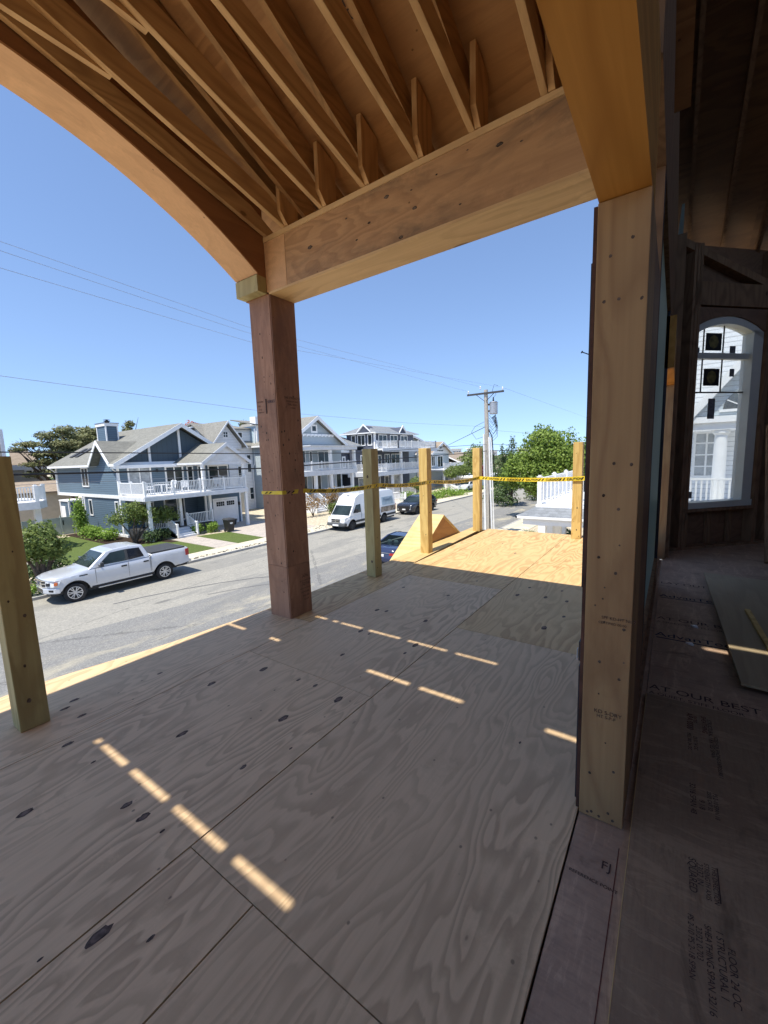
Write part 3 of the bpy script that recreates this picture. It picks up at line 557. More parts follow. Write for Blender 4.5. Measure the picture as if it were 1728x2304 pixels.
m = MB(); bbox(m, s0+.05, s1-.15, .68, 3.20, -.012, -.008); m.build('pane', M['clear'], wf)
m = MB(); a1, a2 = bs(7.66), bs(7.91)
for a in (a1, a2): bbox(m, a-.008, a+.008, 2.27, 3.24, -.007, .004)
bbox(m, s0+.05, s1-.15, 2.265, 2.285, -.007, .004); m.build('muntin', M['dark'], wf)
M['stk_y'] = plain('sticker_gold', (.22, .18, .06), .5, var=.3, sc=20); M['stk_g'] = plain('sticker_grey', (.20, .20, .21), .6, var=.3, sc=30)
for a, b, z0, z1, mt in ((7.69, 7.89, 2.86, 3.10, 0), (7.69, 7.89, 2.37, 2.61, 0), (7.77, 7.86, 1.90, 2.19, 1), (8.0, 8.075, 2.83, 2.93, 1), (8.02, 8.08, 2.50, 2.61, 1), (7.55, 7.62, 2.81, 2.90, 1), (7.58, 7.64, .74, .84, 1)):
    m = MB(); bbox(m, bs(a), bs(b), z0, z1, -.006, -.004); m.build('sticker', M['black'] if mt == 0 else M['stk_g'], wf)
    if mt == 0:
        m = MB(); c_ = (bs(a)+bs(b))/2; r_ = .085; m.poly([bw(c_+r_*math.cos(t), (z0+z1)/2+r_*1.1*math.sin(t), -.002) for t in np.linspace(0, 2*math.pi, 9)[:-1]]); m.build('sticker_seal', M['stk_y'], wf)
# closing walls, ceiling and rafters of the room
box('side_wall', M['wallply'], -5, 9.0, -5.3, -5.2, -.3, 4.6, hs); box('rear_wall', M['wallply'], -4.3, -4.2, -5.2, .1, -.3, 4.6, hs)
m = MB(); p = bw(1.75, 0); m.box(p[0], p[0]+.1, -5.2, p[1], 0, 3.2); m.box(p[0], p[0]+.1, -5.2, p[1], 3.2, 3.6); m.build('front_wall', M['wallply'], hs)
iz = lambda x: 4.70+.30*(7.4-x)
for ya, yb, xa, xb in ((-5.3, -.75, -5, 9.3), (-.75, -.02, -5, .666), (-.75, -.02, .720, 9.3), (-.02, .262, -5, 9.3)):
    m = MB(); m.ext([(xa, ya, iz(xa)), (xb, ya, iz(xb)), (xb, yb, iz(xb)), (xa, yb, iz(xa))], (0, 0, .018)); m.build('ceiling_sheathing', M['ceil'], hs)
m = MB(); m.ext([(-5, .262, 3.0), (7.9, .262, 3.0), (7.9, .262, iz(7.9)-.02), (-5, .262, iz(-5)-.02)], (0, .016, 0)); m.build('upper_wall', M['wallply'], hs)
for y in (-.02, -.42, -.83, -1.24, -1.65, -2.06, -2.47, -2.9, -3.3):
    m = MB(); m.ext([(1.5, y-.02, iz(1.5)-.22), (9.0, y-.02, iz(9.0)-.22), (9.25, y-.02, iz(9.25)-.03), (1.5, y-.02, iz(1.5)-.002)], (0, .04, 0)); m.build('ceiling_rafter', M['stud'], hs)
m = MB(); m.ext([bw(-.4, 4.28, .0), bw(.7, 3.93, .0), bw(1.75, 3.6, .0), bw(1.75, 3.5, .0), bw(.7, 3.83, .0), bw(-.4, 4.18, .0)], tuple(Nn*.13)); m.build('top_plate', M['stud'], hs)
# storey below
M['lowerwall'] = siding('lower_siding', (.35, .33, .3)); box('lower_storey', M['lowerwall'], -4.2, 7.85, -5.2, 3.25, -4.1, -.31, hs)
# loose boards inside
bd = thing('loose_plywood', 'large loose plywood sheet lying on the dark floor by the arched window', 'board', (4.5, -.9, 0))
MB().ext([(3.16, -.40, .045), (3.08, -1.5, .045), (5.75, -1.45, .045), (5.87, -.34, .045)], (0, 0, .018)).build('sheet', plywood('loose_sheet', (.42, .33, .20), (.25, .18, .11), 'x', bands=10), bd)
box('batten', M['stud'], 3.3, 3.38, -1.4, -.5, .001, .044, bd); box('batten', M['stud'], 5.3, 5.38, -1.4, -.42, .001, .044, bd)
MB().bar((3.70, -.62, .075), (4.62, -.585, .075), .035, .018).build('wood_strip', M['sunny'], None, 'thin pale wood strip lying across the loose plywood sheet', 'wood strip')
m = MB(); m.ext([(6.3, -1.0, .005), (5.2, -1.28, .005), (5.2, -1.34, .005), (6.3, -1.06, .005)], (.0, 0, .02)); 
MB().bar((6.9, -1.02, .02), (7.62, -1.02, 1.75), .14, .035, (0, 1, 0)).build('leaning_board', M['stud'], None, 'dark board leaning on the wall right of the arched window', 'board')
for k, (x, y, sx) in enumerate(((4.15, -.23, .05), (3.75, -.19, .04))):
    MB().ext([(x, y, .002), (x+sx, y+.01, .002), (x+sx*.7, y+.05, .002), (x+.01, y+.03, .002)], (0, 0, .012)).build('debris_scrap', M['white'], None, ('small white scrap on the printed subfloor near the loose plywood', 'crumpled pale wood chip on the printed subfloor nearer the wall post')[k], 'scrap')
MB().bar((.86, .16, .0), (.845, .125, .004), .012, .003).build('wood_chip', M['sunny'], None, 'tiny pale wood chip on the scuffed threshold board', 'wood chip')
# =============== small gable roof below the floor edge
M['gable_ply'] = plywood('gable_plywood', (.52, .28, .10), (.30, .13, .05), 'x', bands=12); M['gable_top'] = plywood('gable_top', (.68, .52, .24), (.46, .28, .10), 'y', bands=12)
gb = thing('small_gable_roof', 'small triangular plywood gable roof rising above the street edge of the sunlit floor', 'small roof', (6.6, 3.6, 0))
gz = lambda x: .42-.63*abs(x-6.62)
MB().ext([(5.5, 3.37, -.30), (7.74, 3.37, -.30), (6.62, 3.37, .40)], (0, .016, 0)).build('gable_end', M['gable_ply'], gb)
for sg in (-1, 1):
    MB().ext([(6.62, 3.345, .42), (6.62, 3.84, .42), (6.62+sg*2.3, 3.84, .42-.63*2.3), (6.62+sg*2.3, 3.345, .42-.63*2.3)], (0, 0, .02)).build('roof_panel', M['gable_top'], gb)
# cut: lower walls carrying it
box('gable_wall', M['lowerwall'], 4.6, 7.85, 3.39, 3.8, -4.1, -1.1, gb)
# =============== ground, road, kerbs
G = -4.1
def road_mat():
    t = NT('asphalt', .9, .2); tc = t.n('ShaderNodeTexCoord'); s = t.n('ShaderNodeSeparateXYZ'); t.l(tc.outputs['Object'], s.inputs[0])
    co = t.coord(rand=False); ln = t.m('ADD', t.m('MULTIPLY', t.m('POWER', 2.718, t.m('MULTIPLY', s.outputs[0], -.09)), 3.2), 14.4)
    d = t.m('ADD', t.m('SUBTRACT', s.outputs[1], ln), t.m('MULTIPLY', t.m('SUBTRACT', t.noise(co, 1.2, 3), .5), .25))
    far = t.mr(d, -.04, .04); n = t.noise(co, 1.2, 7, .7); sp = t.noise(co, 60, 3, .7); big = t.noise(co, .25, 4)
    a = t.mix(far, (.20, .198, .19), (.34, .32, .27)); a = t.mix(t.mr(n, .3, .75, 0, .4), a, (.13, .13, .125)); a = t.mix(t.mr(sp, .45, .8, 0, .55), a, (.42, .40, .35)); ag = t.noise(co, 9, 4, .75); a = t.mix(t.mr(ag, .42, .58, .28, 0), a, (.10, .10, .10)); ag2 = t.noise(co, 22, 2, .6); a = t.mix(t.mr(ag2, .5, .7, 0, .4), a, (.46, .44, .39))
    dust = t.m('MULTIPLY', t.mr(t.noise(t.coord((.35, 1, 1), rand=False), 1.1, 7, .72, .5), .50, .66), t.mr(s.outputs[1], 15.5, 12.5)); a = t.mix(t.m('MULTIPLY', dust, .75), a, (.52, .46, .32))
    oil = t.vor(t.coord((.6, 1.6, 1), rand=False), .35).outputs['Distance']; a = t.mix(t.mr(oil, .05, .09, .55, 0), a, (.07, .07, .07))
    ck = t.n('ShaderNodeTexVoronoi', feature='DISTANCE_TO_EDGE'); ck.inputs['Scale'].default_value = .16; t.l(t.coord((.5, 1, 1), rand=False), ck.inputs['Vector']); wob = t.m('MULTIPLY', t.m('SUBTRACT', t.noise(co, 2.0, 5, .7), .5), .05)
    a = t.mix(t.mr(t.m('ABSOLUTE', t.m('ADD', ck.outputs['Distance'], wob)), .0, .005, .5, 0), a, (.06, .06, .06)); pat = t.noise(t.coord((.12, .6, 1), rand=False), 1.0, 3, .5); a = t.mix(t.mr(pat, .56, .58, 0, .35), a, (.16, .16, .155))
    t.bump(sp, .25, .01); return t.col(a)
M['road'] = road_mat()
def noise_mat(name, stops, sc=3, rough=.9, bmp=.3, det=6, scale=(1, 1, 1)):
    t = NT(name, rough, .2); n = t.noise(t.coord(scale), sc, det, .65); t.bump(n, bmp, .02); return t.col(t.ramp(n, stops))
M['grass'] = noise_mat('lawn_grass', [(.3, (.055, .085, .02)), (.5, (.09, .125, .03)), (.7, (.14, .17, .05))], 12, bmp=.6)
M['sand'] = noise_mat('sandy_gravel', [(.3, (.30, .24, .16)), (.5, (.50, .43, .31)), (.7, (.62, .55, .43))], 5)
M['walk'] = noise_mat('sidewalk_concrete', [(.3, (.50, .44, .32)), (.7, (.64, .58, .45))], 2)
M['paver'] = None
def paver():
    t = NT('paver_blocks', .85, .2); b = t.n('ShaderNodeTexBrick'); b.inputs['Scale'].default_value = 3.2; b.inputs['Mortar Size'].default_value = .012
    for i, c in ((1, (.48, .42, .36)), (2, (.36, .32, .28)), (3, (.22, .2, .18))): b.inputs[i].default_value = (*c, 1)
    t.l(t.coord(rand=False), b.inputs['Vector']); n = t.noise(t.coord(), 2, 5); return t.col(t.mix(t.mr(n, .3, .7, 0, .5), b.outputs[0], (.55, .49, .42)))
M['paver'] = paver()
MB().box(-600, 1500, -300, 1200, G-1.2, G-.16).build('ground', M['sand'], kind='structure')
MB().box(-120, 300, 10.35, 22.25, G-.10, G).build('road', M['road'], kind='structure')
def strip_obj(name, mat, poly, z, h=.12, **k): MB().ext([(x, y, z-h) for x, y in poly], (0, 0, h)).build(name, mat, **k)
def kerb(y0, y1, name):
    MB().box(-120, 300, y0, y1, G-.1, G+.13).build(name, M['concrete'], kind='structure')
kerb(22.25, 22.42, 'far_kerb'); kerb(10.18, 10.35, 'near_kerb')
strip_obj('far_sidewalk', M['walk'], [(-120, 22.42), (300, 22.42), (300, 24.15), (-120, 24.15)], G+.12, kind='structure')
strip_obj('near_sidewalk', M['walk'], [(-120, 8.3), (300, 8.3), (300, 10.18), (-120, 10.18)], G+.12, kind='structure')
strip_obj('near_verge', M['sand'], [(-120, -30), (300, -30), (300, 8.3), (-120, 8.3)], G+.09, kind='structure')
strip_obj('far_yards', M['sand'], [(-120, 24.15), (300, 24.15), (300, 140), (-120, 140)], G+.10, .2, kind='structure')
pv = MB(); rr = random.Random(8)
for i in range(420):
    x = rr.uniform(4, 34); y = 22.5+rr.uniform(0, .35)+(.0 if x < 22 else rr.uniform(0, 1.2)); s = rr.uniform(.03, .07); pv.box(x, x+s*1.6, y, y+s, G+.118, G+.118+s*.5)
pv.build('kerb_pebbles', M['dark'], label='dark pebbles scattered along the far kerb', cat='pebbles', kind='stuff')
lawn = lambda p, z=G+.125: strip_obj('lawn', M['grass'], p, z, .2, kind='structure')
lawn([(7.6, 24.2), (15.2, 24.2), (15.3, 29.4), (13.4, 31.6), (12.6, 34), (12.4, 39.5), (11.2, 39.5), (8.6, 31)])
lawn([(16.9, 24.2), (19.05, 24.2), (19.6, 28.9), (17.1, 29.6)]); lawn([(56, 24.3), (80, 24.3), (80, 27.5), (56, 27.5)])
strip_obj('front_walk', M['paver'], [(15.25, 24.15), (16.85, 24.15), (17.05, 29.9), (15.4, 29.9)], G+.13, .2, kind='structure')
strip_obj('driveway', M['paver'], [(19.1, 24.15), (24.6, 24.15), (24.3, 33), (19.7, 33)], G+.13, .2, kind='structure')
strip_obj('side_path', M['paver'], [(6.6, 24.15), (7.5, 24.15), (8.5, 31), (9.5, 40), (8.3, 40), (7.2, 31)], G+.13, .2, kind='structure')
strip_obj('paver_edging', M['walk'], [(7.5, 24.18), (7.62, 24.18), (8.62, 31), (8.5, 31)], G+.16, .2, kind='structure')
strip_obj('mulch_bed', plain('mulch', (.05, .035, .025), .95, .1, var=.3, sc=9, bmp=.5), [(12.2, 30.5), (14.6, 30.2), (14.8, 28.9), (15.3, 28.9), (15.3, 30), (14.4, 34.2), (14.2, 41), (12.3, 41), (12.2, 34)], G+.135, .2, kind='structure')
tm = MB()
def skid(p, w=.10):
    for (a, b) in zip(p, p[1:]):
        d = Vector((b[0]-a[0], b[1]-a[1], 0)).normalized(); n = Vector((-d.y, d.x, 0))*w/2; A, B = Vector((*a, G+.004)), Vector((*b, G+.004)); tm.poly([A-n, B-n, B+n, A+n])
skid([(6.9, 18.6), (8, 18.4), (9.5, 17.9), (11, 17.2), (12.3, 16.4), (13.2, 15.5), (13.8, 14.6)]); skid([(9.6, 16.2), (11, 15.6), (12.1, 14.9), (12.8, 14.1)], .07)
tm.build('skid_marks', plain('tyre_mark', (.11, .11, .11), .9), label='curved dark tyre marks across the pale road', cat='tyre marks')
# =============== house building helpers
def pb(m, pl, pos, a0, a1, z0, z1, d0, d1):
    # box on a wall plane facing -y ('y') or -x ('x'); d measured outwards
    if pl == 'y': m.box(a0, a1, pos-d1, pos-d0, z0, z1)
    else: m.box(pos-d1, pos-d0, a0, a1, z0, z1)
def window(par, pl, pos, a0, a1, z0, z1, nx=1, nz=1, fw=.09, frm='white', gl='glass', nm='window'):
    m = MB(); a0, a1 = min(a0, a1), max(a0, a1)
    pb(m, pl, pos, a0, a0+fw, z0, z1, -.02, .05); pb(m, pl, pos, a1-fw, a1, z0, z1, -.02, .05)
    pb(m, pl, pos, a0+fw, a1-fw, z0, z0+fw*1.1, -.02, .06); pb(m, pl, pos, a0+fw, a1-fw, z1-fw, z1, -.02, .05)
    for i in range(1, nx):
        c = a0+(a1-a0)*i/nx; pb(m, pl, pos, c-fw*.35, c+fw*.35, z0+fw*1.1, z1-fw, -.02, .035)
    for i in range(1, nz):
        c = z0+(z1-z0)*i/nz; pb(m, pl, pos, a0+fw, a1-fw, c-fw*.3, c+fw*.3, -.02, .03)
    w = m.build(nm, M[frm], par); m = MB(); pb(m, pl, pos, a0+fw*.5, a1-fw*.5, z0+fw*.5, z1-fw*.5, -.01, .012); m.build('pane', M[gl], w); return w
def railing(par, p0, p1, z, h=.95, sp=.13, npost=2, mat='white', pw=.11, bw_=.035, caps=True, z2=None, label=None):
    p0, p1 = Vector((*p0, 0)), Vector((*p1, 0)); d = p1-p0; L = d.length; z2 = z if z2 is None else z2; m = MB()
    def P(s, zz): q = p0+d*s; return (q.x, q.y, zz+z+(z2-z)*s)
    m.bar(P(0, h), P(1, h), .07, .06); m.bar(P(0, .12), P(1, .12), .05, .06); k = max(2, int(L/sp))
    for i in range(1, k):
        q = P(i/k, 0); m.box(q[0]-bw_/2, q[0]+bw_/2, q[1]-bw_/2, q[1]+bw_/2, q[2]+.12, q[2]+h-.02)
    r = m.build('railing', M[mat], par, label=label)
    for i in range(npost):
        q = P(i/max(1, npost-1), 0); m = MB(); m.box(q[0]-pw/2, q[0]+pw/2, q[1]-pw/2, q[1]+pw/2, q[2], q[2]+h+.07)
        if caps: m.box(q[0]-pw*.65, q[0]+pw*.65, q[1]-pw*.65, q[1]+pw*.65, q[2]+h+.07, q[2]+h+.10); m.box(q[0]-pw*.35, q[0]+pw*.35, q[1]-pw*.35, q[1]+pw*.35, q[2]+h+.10, q[2]+h+.15)
        m.build('railing_post', M[mat], r)
    return r
def slab(m, pts, t): m.ext([(x, y, z-t) for x, y, z in pts], (0, 0, t))
def gable_y(par, x0, x1, y0, y1, ze, zr, mat, trim='white', oh=.25, t=.14, rake=.28):
    # ridge along y, gable facing -y at y0; x0,x1 eaves, ze eave height, zr ridge height
    xm = (x0+x1)/2; m = MB(); slab(m, [(x0, y0, ze), (xm, y0, zr), (xm, y1, zr), (x0, y1, ze)], t); slab(m, [(xm, y0, zr), (x1, y0, ze), (x1, y1, ze), (xm, y1, zr)], t); r = m.build('roof', M[mat], par)
    m = MB()
    for a in (x0, x1): m.ext([(a, y0-.03, ze-rake), (xm, y0-.03, zr-rake), (xm, y0-.03, zr+.01), (a, y0-.03, ze+.01)], (0, .05, 0))
    m.box(x0-.03, x0+.05, y0, y1, ze-t-.06, ze-.02); m.box(x1-.05, x1+.03, y0, y1, ze-t-.06, ze-.02); m.build('roof_trim', M[trim], r); return r
def gable_x(par, x0, x1, y0, y1, ze, zr, mat, trim='white', t=.14, rake=.26):
    # ridge along x, gable facing -x at x0
    ym = (y0+y1)/2; m = MB(); slab(m, [(x0, y0, ze), (x1, y0, ze), (x1, ym, zr), (x0, ym, zr)], t); slab(m, [(x0, ym, zr), (x1, ym, zr), (x1, y1, ze), (x0, y1, ze)], t); r = m.build('roof', M[mat], par)
    m = MB()
    for a in (y0, y1): m.ext([(x0-.03, a, ze-rake), (x0-.03, ym, zr-rake), (x0-.03, ym, zr+.01), (x0-.03, a, ze+.01)], (.05, 0, 0))
    m.box(x0, x1, y0-.03, y0+.05, ze-t-.06, ze-.02); m.build('roof_trim', M[trim], r); return r
def gwall_y(par, mat, x0, x1, y, z0, ze, zr, th=.15, name='gable_wall'):
    return MB().ext([(x0, y, z0), (x1, y, z0), (x1, y, ze), ((x0+x1)/2, y, zr), (x0, y, ze)], (0, th, 0)).build(name, M[mat], par)
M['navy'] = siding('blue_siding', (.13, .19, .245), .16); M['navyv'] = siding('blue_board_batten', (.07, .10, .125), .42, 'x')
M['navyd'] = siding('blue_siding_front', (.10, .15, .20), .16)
M['shg'] = shingle('grey_shingles', (.25, .245, .215)); M['shw'] = shingle('light_grey_shingles', (.25, .265, .28)); M['sht'] = shingle('tan_shingles', (.36, .29, .22)); M['shgreen'] = shingle('weathered_shingles', (.27, .26, .23))
M['whites'] = siding('white_siding', (.80, .81, .82), .17); M['lblue'] = siding('pale_blue_siding', (.48, .60, .66), .16); M['greys'] = siding('grey_siding', (.44, .50, .53), .15); M['charcoal'] = siding('charcoal_siding', (.085, .095, .125), .16)
M['tans'] = plain('tan_wall', (.46, .43, .37), .8); M['brick'] = plain('red_brick', (.35, .13, .08), .8, var=.25, sc=12)
Z0 = G+.1
# =============== blue house
bh = thing('blue_house', 'two storey slate blue house with white balcony, front gable and a siding clad chimney', 'house', (19, 38, Z0))
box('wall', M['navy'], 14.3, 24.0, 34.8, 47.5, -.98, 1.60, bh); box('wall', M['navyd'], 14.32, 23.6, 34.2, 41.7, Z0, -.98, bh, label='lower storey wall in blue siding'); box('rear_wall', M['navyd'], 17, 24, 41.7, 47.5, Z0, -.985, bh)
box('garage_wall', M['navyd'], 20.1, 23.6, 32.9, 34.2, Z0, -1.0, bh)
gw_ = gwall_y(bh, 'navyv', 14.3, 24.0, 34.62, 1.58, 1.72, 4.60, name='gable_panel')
m = MB()
m.ext([(13.8, 33.98, 1.32), (24.6, 33.98, 1.32), (24.6, 33.98, 1.56), (13.8, 33.98, 1.56)], (0, .8, 0)); m.box(14.3, 24, 34.50, 34.62, 1.50, 1.78)
for x, zt_ in ((16.65, 3.05), (19.2, 4.55), (21.75, 3.05)): m.box(x-.09, x+.09, 34.52, 34.615, 1.78, zt_)
m.box(14.22, 24.08, 34.72, 47.58, -.99, -.74); m.box(14.21, 14.36, 34.72, 34.88, Z0, 1.5); m.box(14.21, 14.36, 47.4, 47.56, -.98, 1.5); m.box(14.2, 14.42, 34.1, 41.8, Z0, Z0+.22); m.box(14.22, 14.36, 41.6, 41.78, Z0, -.98)
m.build('trim', M['white'], bh)
m = MB(); zx = lambda x: 1.70+(4.92-1.70)*(x-13.72)/5.48
for a, b, xe in ((33.95, 34.85, 13.72), (34.85, 38.35, 14.55), (38.35, 47.8, 13.72)): slab(m, [(xe, a, zx(xe)), (19.2, a, 4.92), (19.2, b, 4.92), (xe, b, zx(xe))], .14)
slab(m, [(19.2, 33.95, 4.92), (24.68, 33.95, 1.70), (24.68, 47.8, 1.70), (19.2, 47.8, 4.92)], .14); r_ = m.build('roof', M['shg'], bh); m = MB()
for a in (13.72, 24.68): m.ext([(a, 33.92, 1.36), (19.2, 33.92, 4.58), (19.2, 33.92, 4.93), (a, 33.92, 1.71)], (0, .05, 0))
for a, b in ((33.95, 34.75), (38.45, 47.8)): m.box(13.69, 13.77, a, b, 1.50, 1.68)
m.box(24.63, 24.71, 33.95, 47.8, 1.50, 1.68); m.box(13.77, 14.3, 38.5, 47.5, 1.52, 1.56); m.build('roof_trim', M['white'], r_)
# cross gable on the side
m = MB(); slab(m, [(13.68, 34.75, 1.72), (13.68, 36.6, 3.50), (17.4, 36.6, 3.50), (14.4, 34.75, 1.72)], .12); slab(m, [(13.68, 38.45, 1.72), (14.4, 38.45, 1.72), (17.4, 36.6, 3.50), (13.68, 36.6, 3.50)], .12); cg = m.build('side_roof', M['shg'], bh)
m = MB()
for a in (34.72, 38.48): m.ext([(13.66, a, 1.46), (13.66, 36.6, 3.22), (13.66, 36.6, 3.52), (13.66, a, 1.76)], (.06, 0, 0))
m.build('side_roof_trim', M['white'], cg)
MB().ext([(14.29, 34.95, 1.5), (14.29, 38.2, 1.5), (14.29, 36.6, 3.28)], (.2, 0, 0)).build('side_gable_wall', M['navy'], bh)
m = MB(); m.tube([(13.75, 34.6, 1.5), (13.95, 34.75, 1.25), (14.25, 34.9, 1.05), (14.25, 34.95, -3.8)], .05, 6); m.tube([(13.8, 47.6, 1.5), (14.2, 47.5, 1.1), (14.2, 47.5, -1)], .05, 6); m.tube([(14.2, 41.9, -.9), (14.15, 41.9, -3.9)], .06, 6); m.build('downpipe', M['white'], bh)
window(bh, 'x', 14.3, 40.35, 41.75, -.15, 1.48, 2); window(bh, 'x', 14.32, 40.25, 40.95, -2.6, -1.2); window(bh, 'x', 14.32, 35.3, 35.95, -2.7, -1.22)
ch = MB().box(16.5, 17.5, 41.6, 43.4, 2.6, 5.12).build('chimney', M['navyd'], bh); m = MB()
for x in (16.48, 17.42): m.box(x, x+.10, 41.56, 41.66, 2.6, 5.1)
m.box(16.46, 16.52, 43.3, 43.42, 2.6, 5.1); m.box(16.42, 17.58, 41.52, 43.48, 5.1, 5.36); m.build('chimney_trim', M['white'], ch)
m = MB(); m.box(16.38, 17.62, 41.48, 43.52, 5.36, 5.40); m.lathe((17, 42.4, 5.4), [(.16, 0), (.18, .15), (.26, .16), (.26, .22), (.1, .24), (.1, .3), (.3, .31), (0, .36)], n=12); m.tube([(18.4, 44.6, 4.4), (18.4, 44.6, 5.0)], .05, 6); m.tube([(18.75, 44.8, 4.6), (18.75, 44.8, 4.95)], .05, 6); m.build('chimney_cap', M['dark'], ch)
m = MB()
for y in (43.9, 45.1): m = MB(); slab(m, [(14.9, y, 2.50), (16.2, y, 3.27), (16.2, y+.7, 3.27), (14.9, y+.7, 2.50)], .06); m.build('skylight', M['dark'], bh)
# front upper storey
sl_ = window(bh, 'y', 34.8, 14.95, 16.75, -.95, 1.42, 2, 1, .12, gl='curtain', nm='sliding_door'); window(bh, 'y', 34.8, 17.85, 19.45, -.75, 1.40, 2, 1, .13, nm='french_door'); window(bh, 'y', 34.8, 19.75, 20.35, -.5, 1.35, 1, 1, .1)
window(bh, 'y', 34.8, 20.75, 21.5, -.6, 1.32, 2, 1, .1); window(bh, 'y', 34.8, 21.75, 23.85, -.8, 1.32, 2, 1, .12, nm='sliding_door')
m = MB(); m.blob((17.2, 34.7, 1.05), .1, .1, .14); m.build('wall_lamp', M['black'], bh)
# balcony
m = MB(); m.box(13.95, 22.6, 30.3, 34.2, -.78, -.70); dk = m.build('balcony_floor', M['white'], bh)
m = MB(); m.box(13.95, 22.6, 30.28, 30.42, -1.04, -.785); m.box(13.93, 14.07, 30.42, 34.2, -1.04, -.785); m.box(22.48, 22.62, 30.42, 34.2, -1.04, -.785); m.box(14.07, 22.48, 30.42, 34.0, -.86, -.80); m.build('balcony_fascia', M['soffit'], dk)
rl_ = railing(bh, (14.06, 30.4), (22.45, 30.4), -.70, .93, .125, 5); railing(bh, (14.06, 34.1), (14.06, 30.5), -.70, .93, .125, 3); railing(bh, (22.45, 30.5), (22.45, 34.1), -.70, .93, .16, 2)
for a in [(14.19, 14.41, 30.45, 30.67, Z0, -1.04), (22.39, 22.61, 30.45, 30.67, Z0, -1.04), (17.05, 17.25, 31.5, 31.7, -3.3, -1.04), (19.6, 19.8, 31.5, 31.7, -3.3, -1.04), (18.55, 18.75, 30.45, 30.65, -.7, 1.36), (22.3, 22.5, 30.45, 30.65, -.7, 1.36)]: box('porch_post', M['white'], *a, bh)
# little gable over the balcony
gable_y(bh, 18.45, 23.05, 30.2, 35.2, 1.60, 3.15, 'shg', 'soffit', rake=.30, t=.1)
gwall_y(bh, 'soffit', 18.7, 22.8, 30.42, 1.62, 1.68, 3.02, name='porch_gable'); box('porch_beam', M['soffit'], 18.5, 22.7, 30.45, 30.65, 1.36, 1.615, bh)
# entry
box('porch_floor_blue', M['dark'], 14.4, 20.0, 31.3, 34.2, Z0, -3.33, bh); m = MB()
for k in range(4): m.box(16.0, 17.35, 29.95+.3*k, 30.3+.3*k+.6, Z0, Z0+.16*(k+1))
m.build('steps', M['soffit'], bh)
for x in (15.9, 17.45): railing(bh, (x, 29.95), (x, 31.3), Z0+.08, .9, .14, 2, z2=-3.33)
railing(bh, (17.5, 31.4), (19.7, 31.4), -3.33, .9, .13, 2); railing(bh, (14.4, 31.4), (15.85, 31.4), -3.33, .9, .13, 2)
window(bh, 'y', 34.2, 17.2, 18.35, -3.3, -1.25, 1, 1, .1, nm='front_door', gl='glass'); window(bh, 'y', 34.2, 18.4, 18.95, -3.2, -1.3, 1, 1, .08); window(bh, 'y', 34.2, 15.0, 16.4, -2.9, -1.4, 2, 1, .08)
m = MB(); m.box(20.88, 23.1, 32.84, 32.9, Z0, -1.78); gd = m.build('garage_door', M['white'], bh); m = MB()
for i in range(2):
    m = MB()
    for k in range(4): m.box(21.08+i*1.02+k*.2, 21.08+i*1.02+k*.2+.17, 32.825, 32.839, -2.12, -1.92); m.box(21.08+i*1.02+k*.2, 21.08+i*1.02+k*.2+.17, 32.825, 32.839, -2.3, -2.14)
    m.build('garage_window', M['glass'], gd)
m = MB()
for a, b, c, d in ((20.74, 20.88, Z0, -1.6), (23.1, 23.24, Z0, -1.6), (20.88, 23.1, -1.76, -1.6)): m.box(a, b, 32.82, 32.92, c, d)
m.box(20.05, 20.2, 32.85, 33.0, Z0, -1.05); m.box(23.5, 23.64, 32.85, 33.0, Z0, -1.05); m.build('garage_trim', M['white'], gd)
m = MB(); m.box(23.3, 23.45, 32.75, 32.9, -2.4, -2.1); m.build('wall_lamp', M['black'], bh)
# shed bay under the rear
m = MB(); m.box(13.35, 14.9, 42.5, 44.5, Z0, -1.38); m.build('storage_bay', M['navyd'], bh); m = MB(); m.box(13.28, 14.95, 42.43, 44.6, -1.38, -1.26); m.box(13.30, 13.43, 42.45, 42.58, Z0, -1.38); m.box(13.30, 13.36, 44.35, 44.53, Z0, -1.38); m.box(13.28, 13.34, 43.3, 44.2, Z0, -1.8); m.build('bay_trim', M['white'], bh)
# furniture on the balcony
def chair(x, y, z, rz, mat, label, group):
    t = thing('patio_chair', label, 'chair', (x, y, z), group, rz, local=True)
    m = MB(); m.box(-.25, .25, -.25, .25, .38, .43); m.build('seat', M[mat], t); m = MB(); m.ext([(-.25, .22, .43), (.25, .22, .43), (.25, .34, .95), (-.25, .34, .95)], (0, .03, 0)); m.build('backrest', M[mat], t)
    m = MB()
    for a in (-.23, .23):
        for b in (-.22, .22): m.box(a-.02, a+.02, b-.02, b+.02, 0, .38)
        m.box(a-.03, a+.03, -.25, .25, .6, .64); m.box(a-.02, a+.02, -.24, -.2, .43, .6)
    m.build('leg_frame', M[mat], t); return t
gC = 'chairs on the blue house balcony'
for k, (x, y, rz, mt, lb) in enumerate([(15.1, 31.9, .6, 'white', 'white chair on the blue house balcony, nearest its left corner'), (16.9, 32.2, -1.2, 'white', 'white chair on the blue house balcony, second from its left corner'), (17.8, 31.8, 2.6, 'white', 'white chair on the blue house balcony in front of the french doors'), (20.2, 33.2, .2, 'soffit', 'grey chair under the little gable of the blue house balcony, left one'), (21.6, 33.2, -.2, 'soffit', 'grey chair under the little gable of the blue house balcony, right one')]):
    chair(x, y, -.70, rz, mt, lb, gC)
t = thing('patio_table', 'white table between the chairs on the blue house balcony', 'table', (16.0, 31.9, -.70), None, 0, True); m = MB(); m.lathe((0, 0, 0), [(0, .72), (.55, .72), (.55, .69), (0, .69)], n=16); m.build('top', M['white'], t); m = MB(); m.lathe((0, 0, 0), [(.25, 0), (.25, .03), (.04, .06), (.04, .69)], n=10); m.build('leg', M['white'], t)
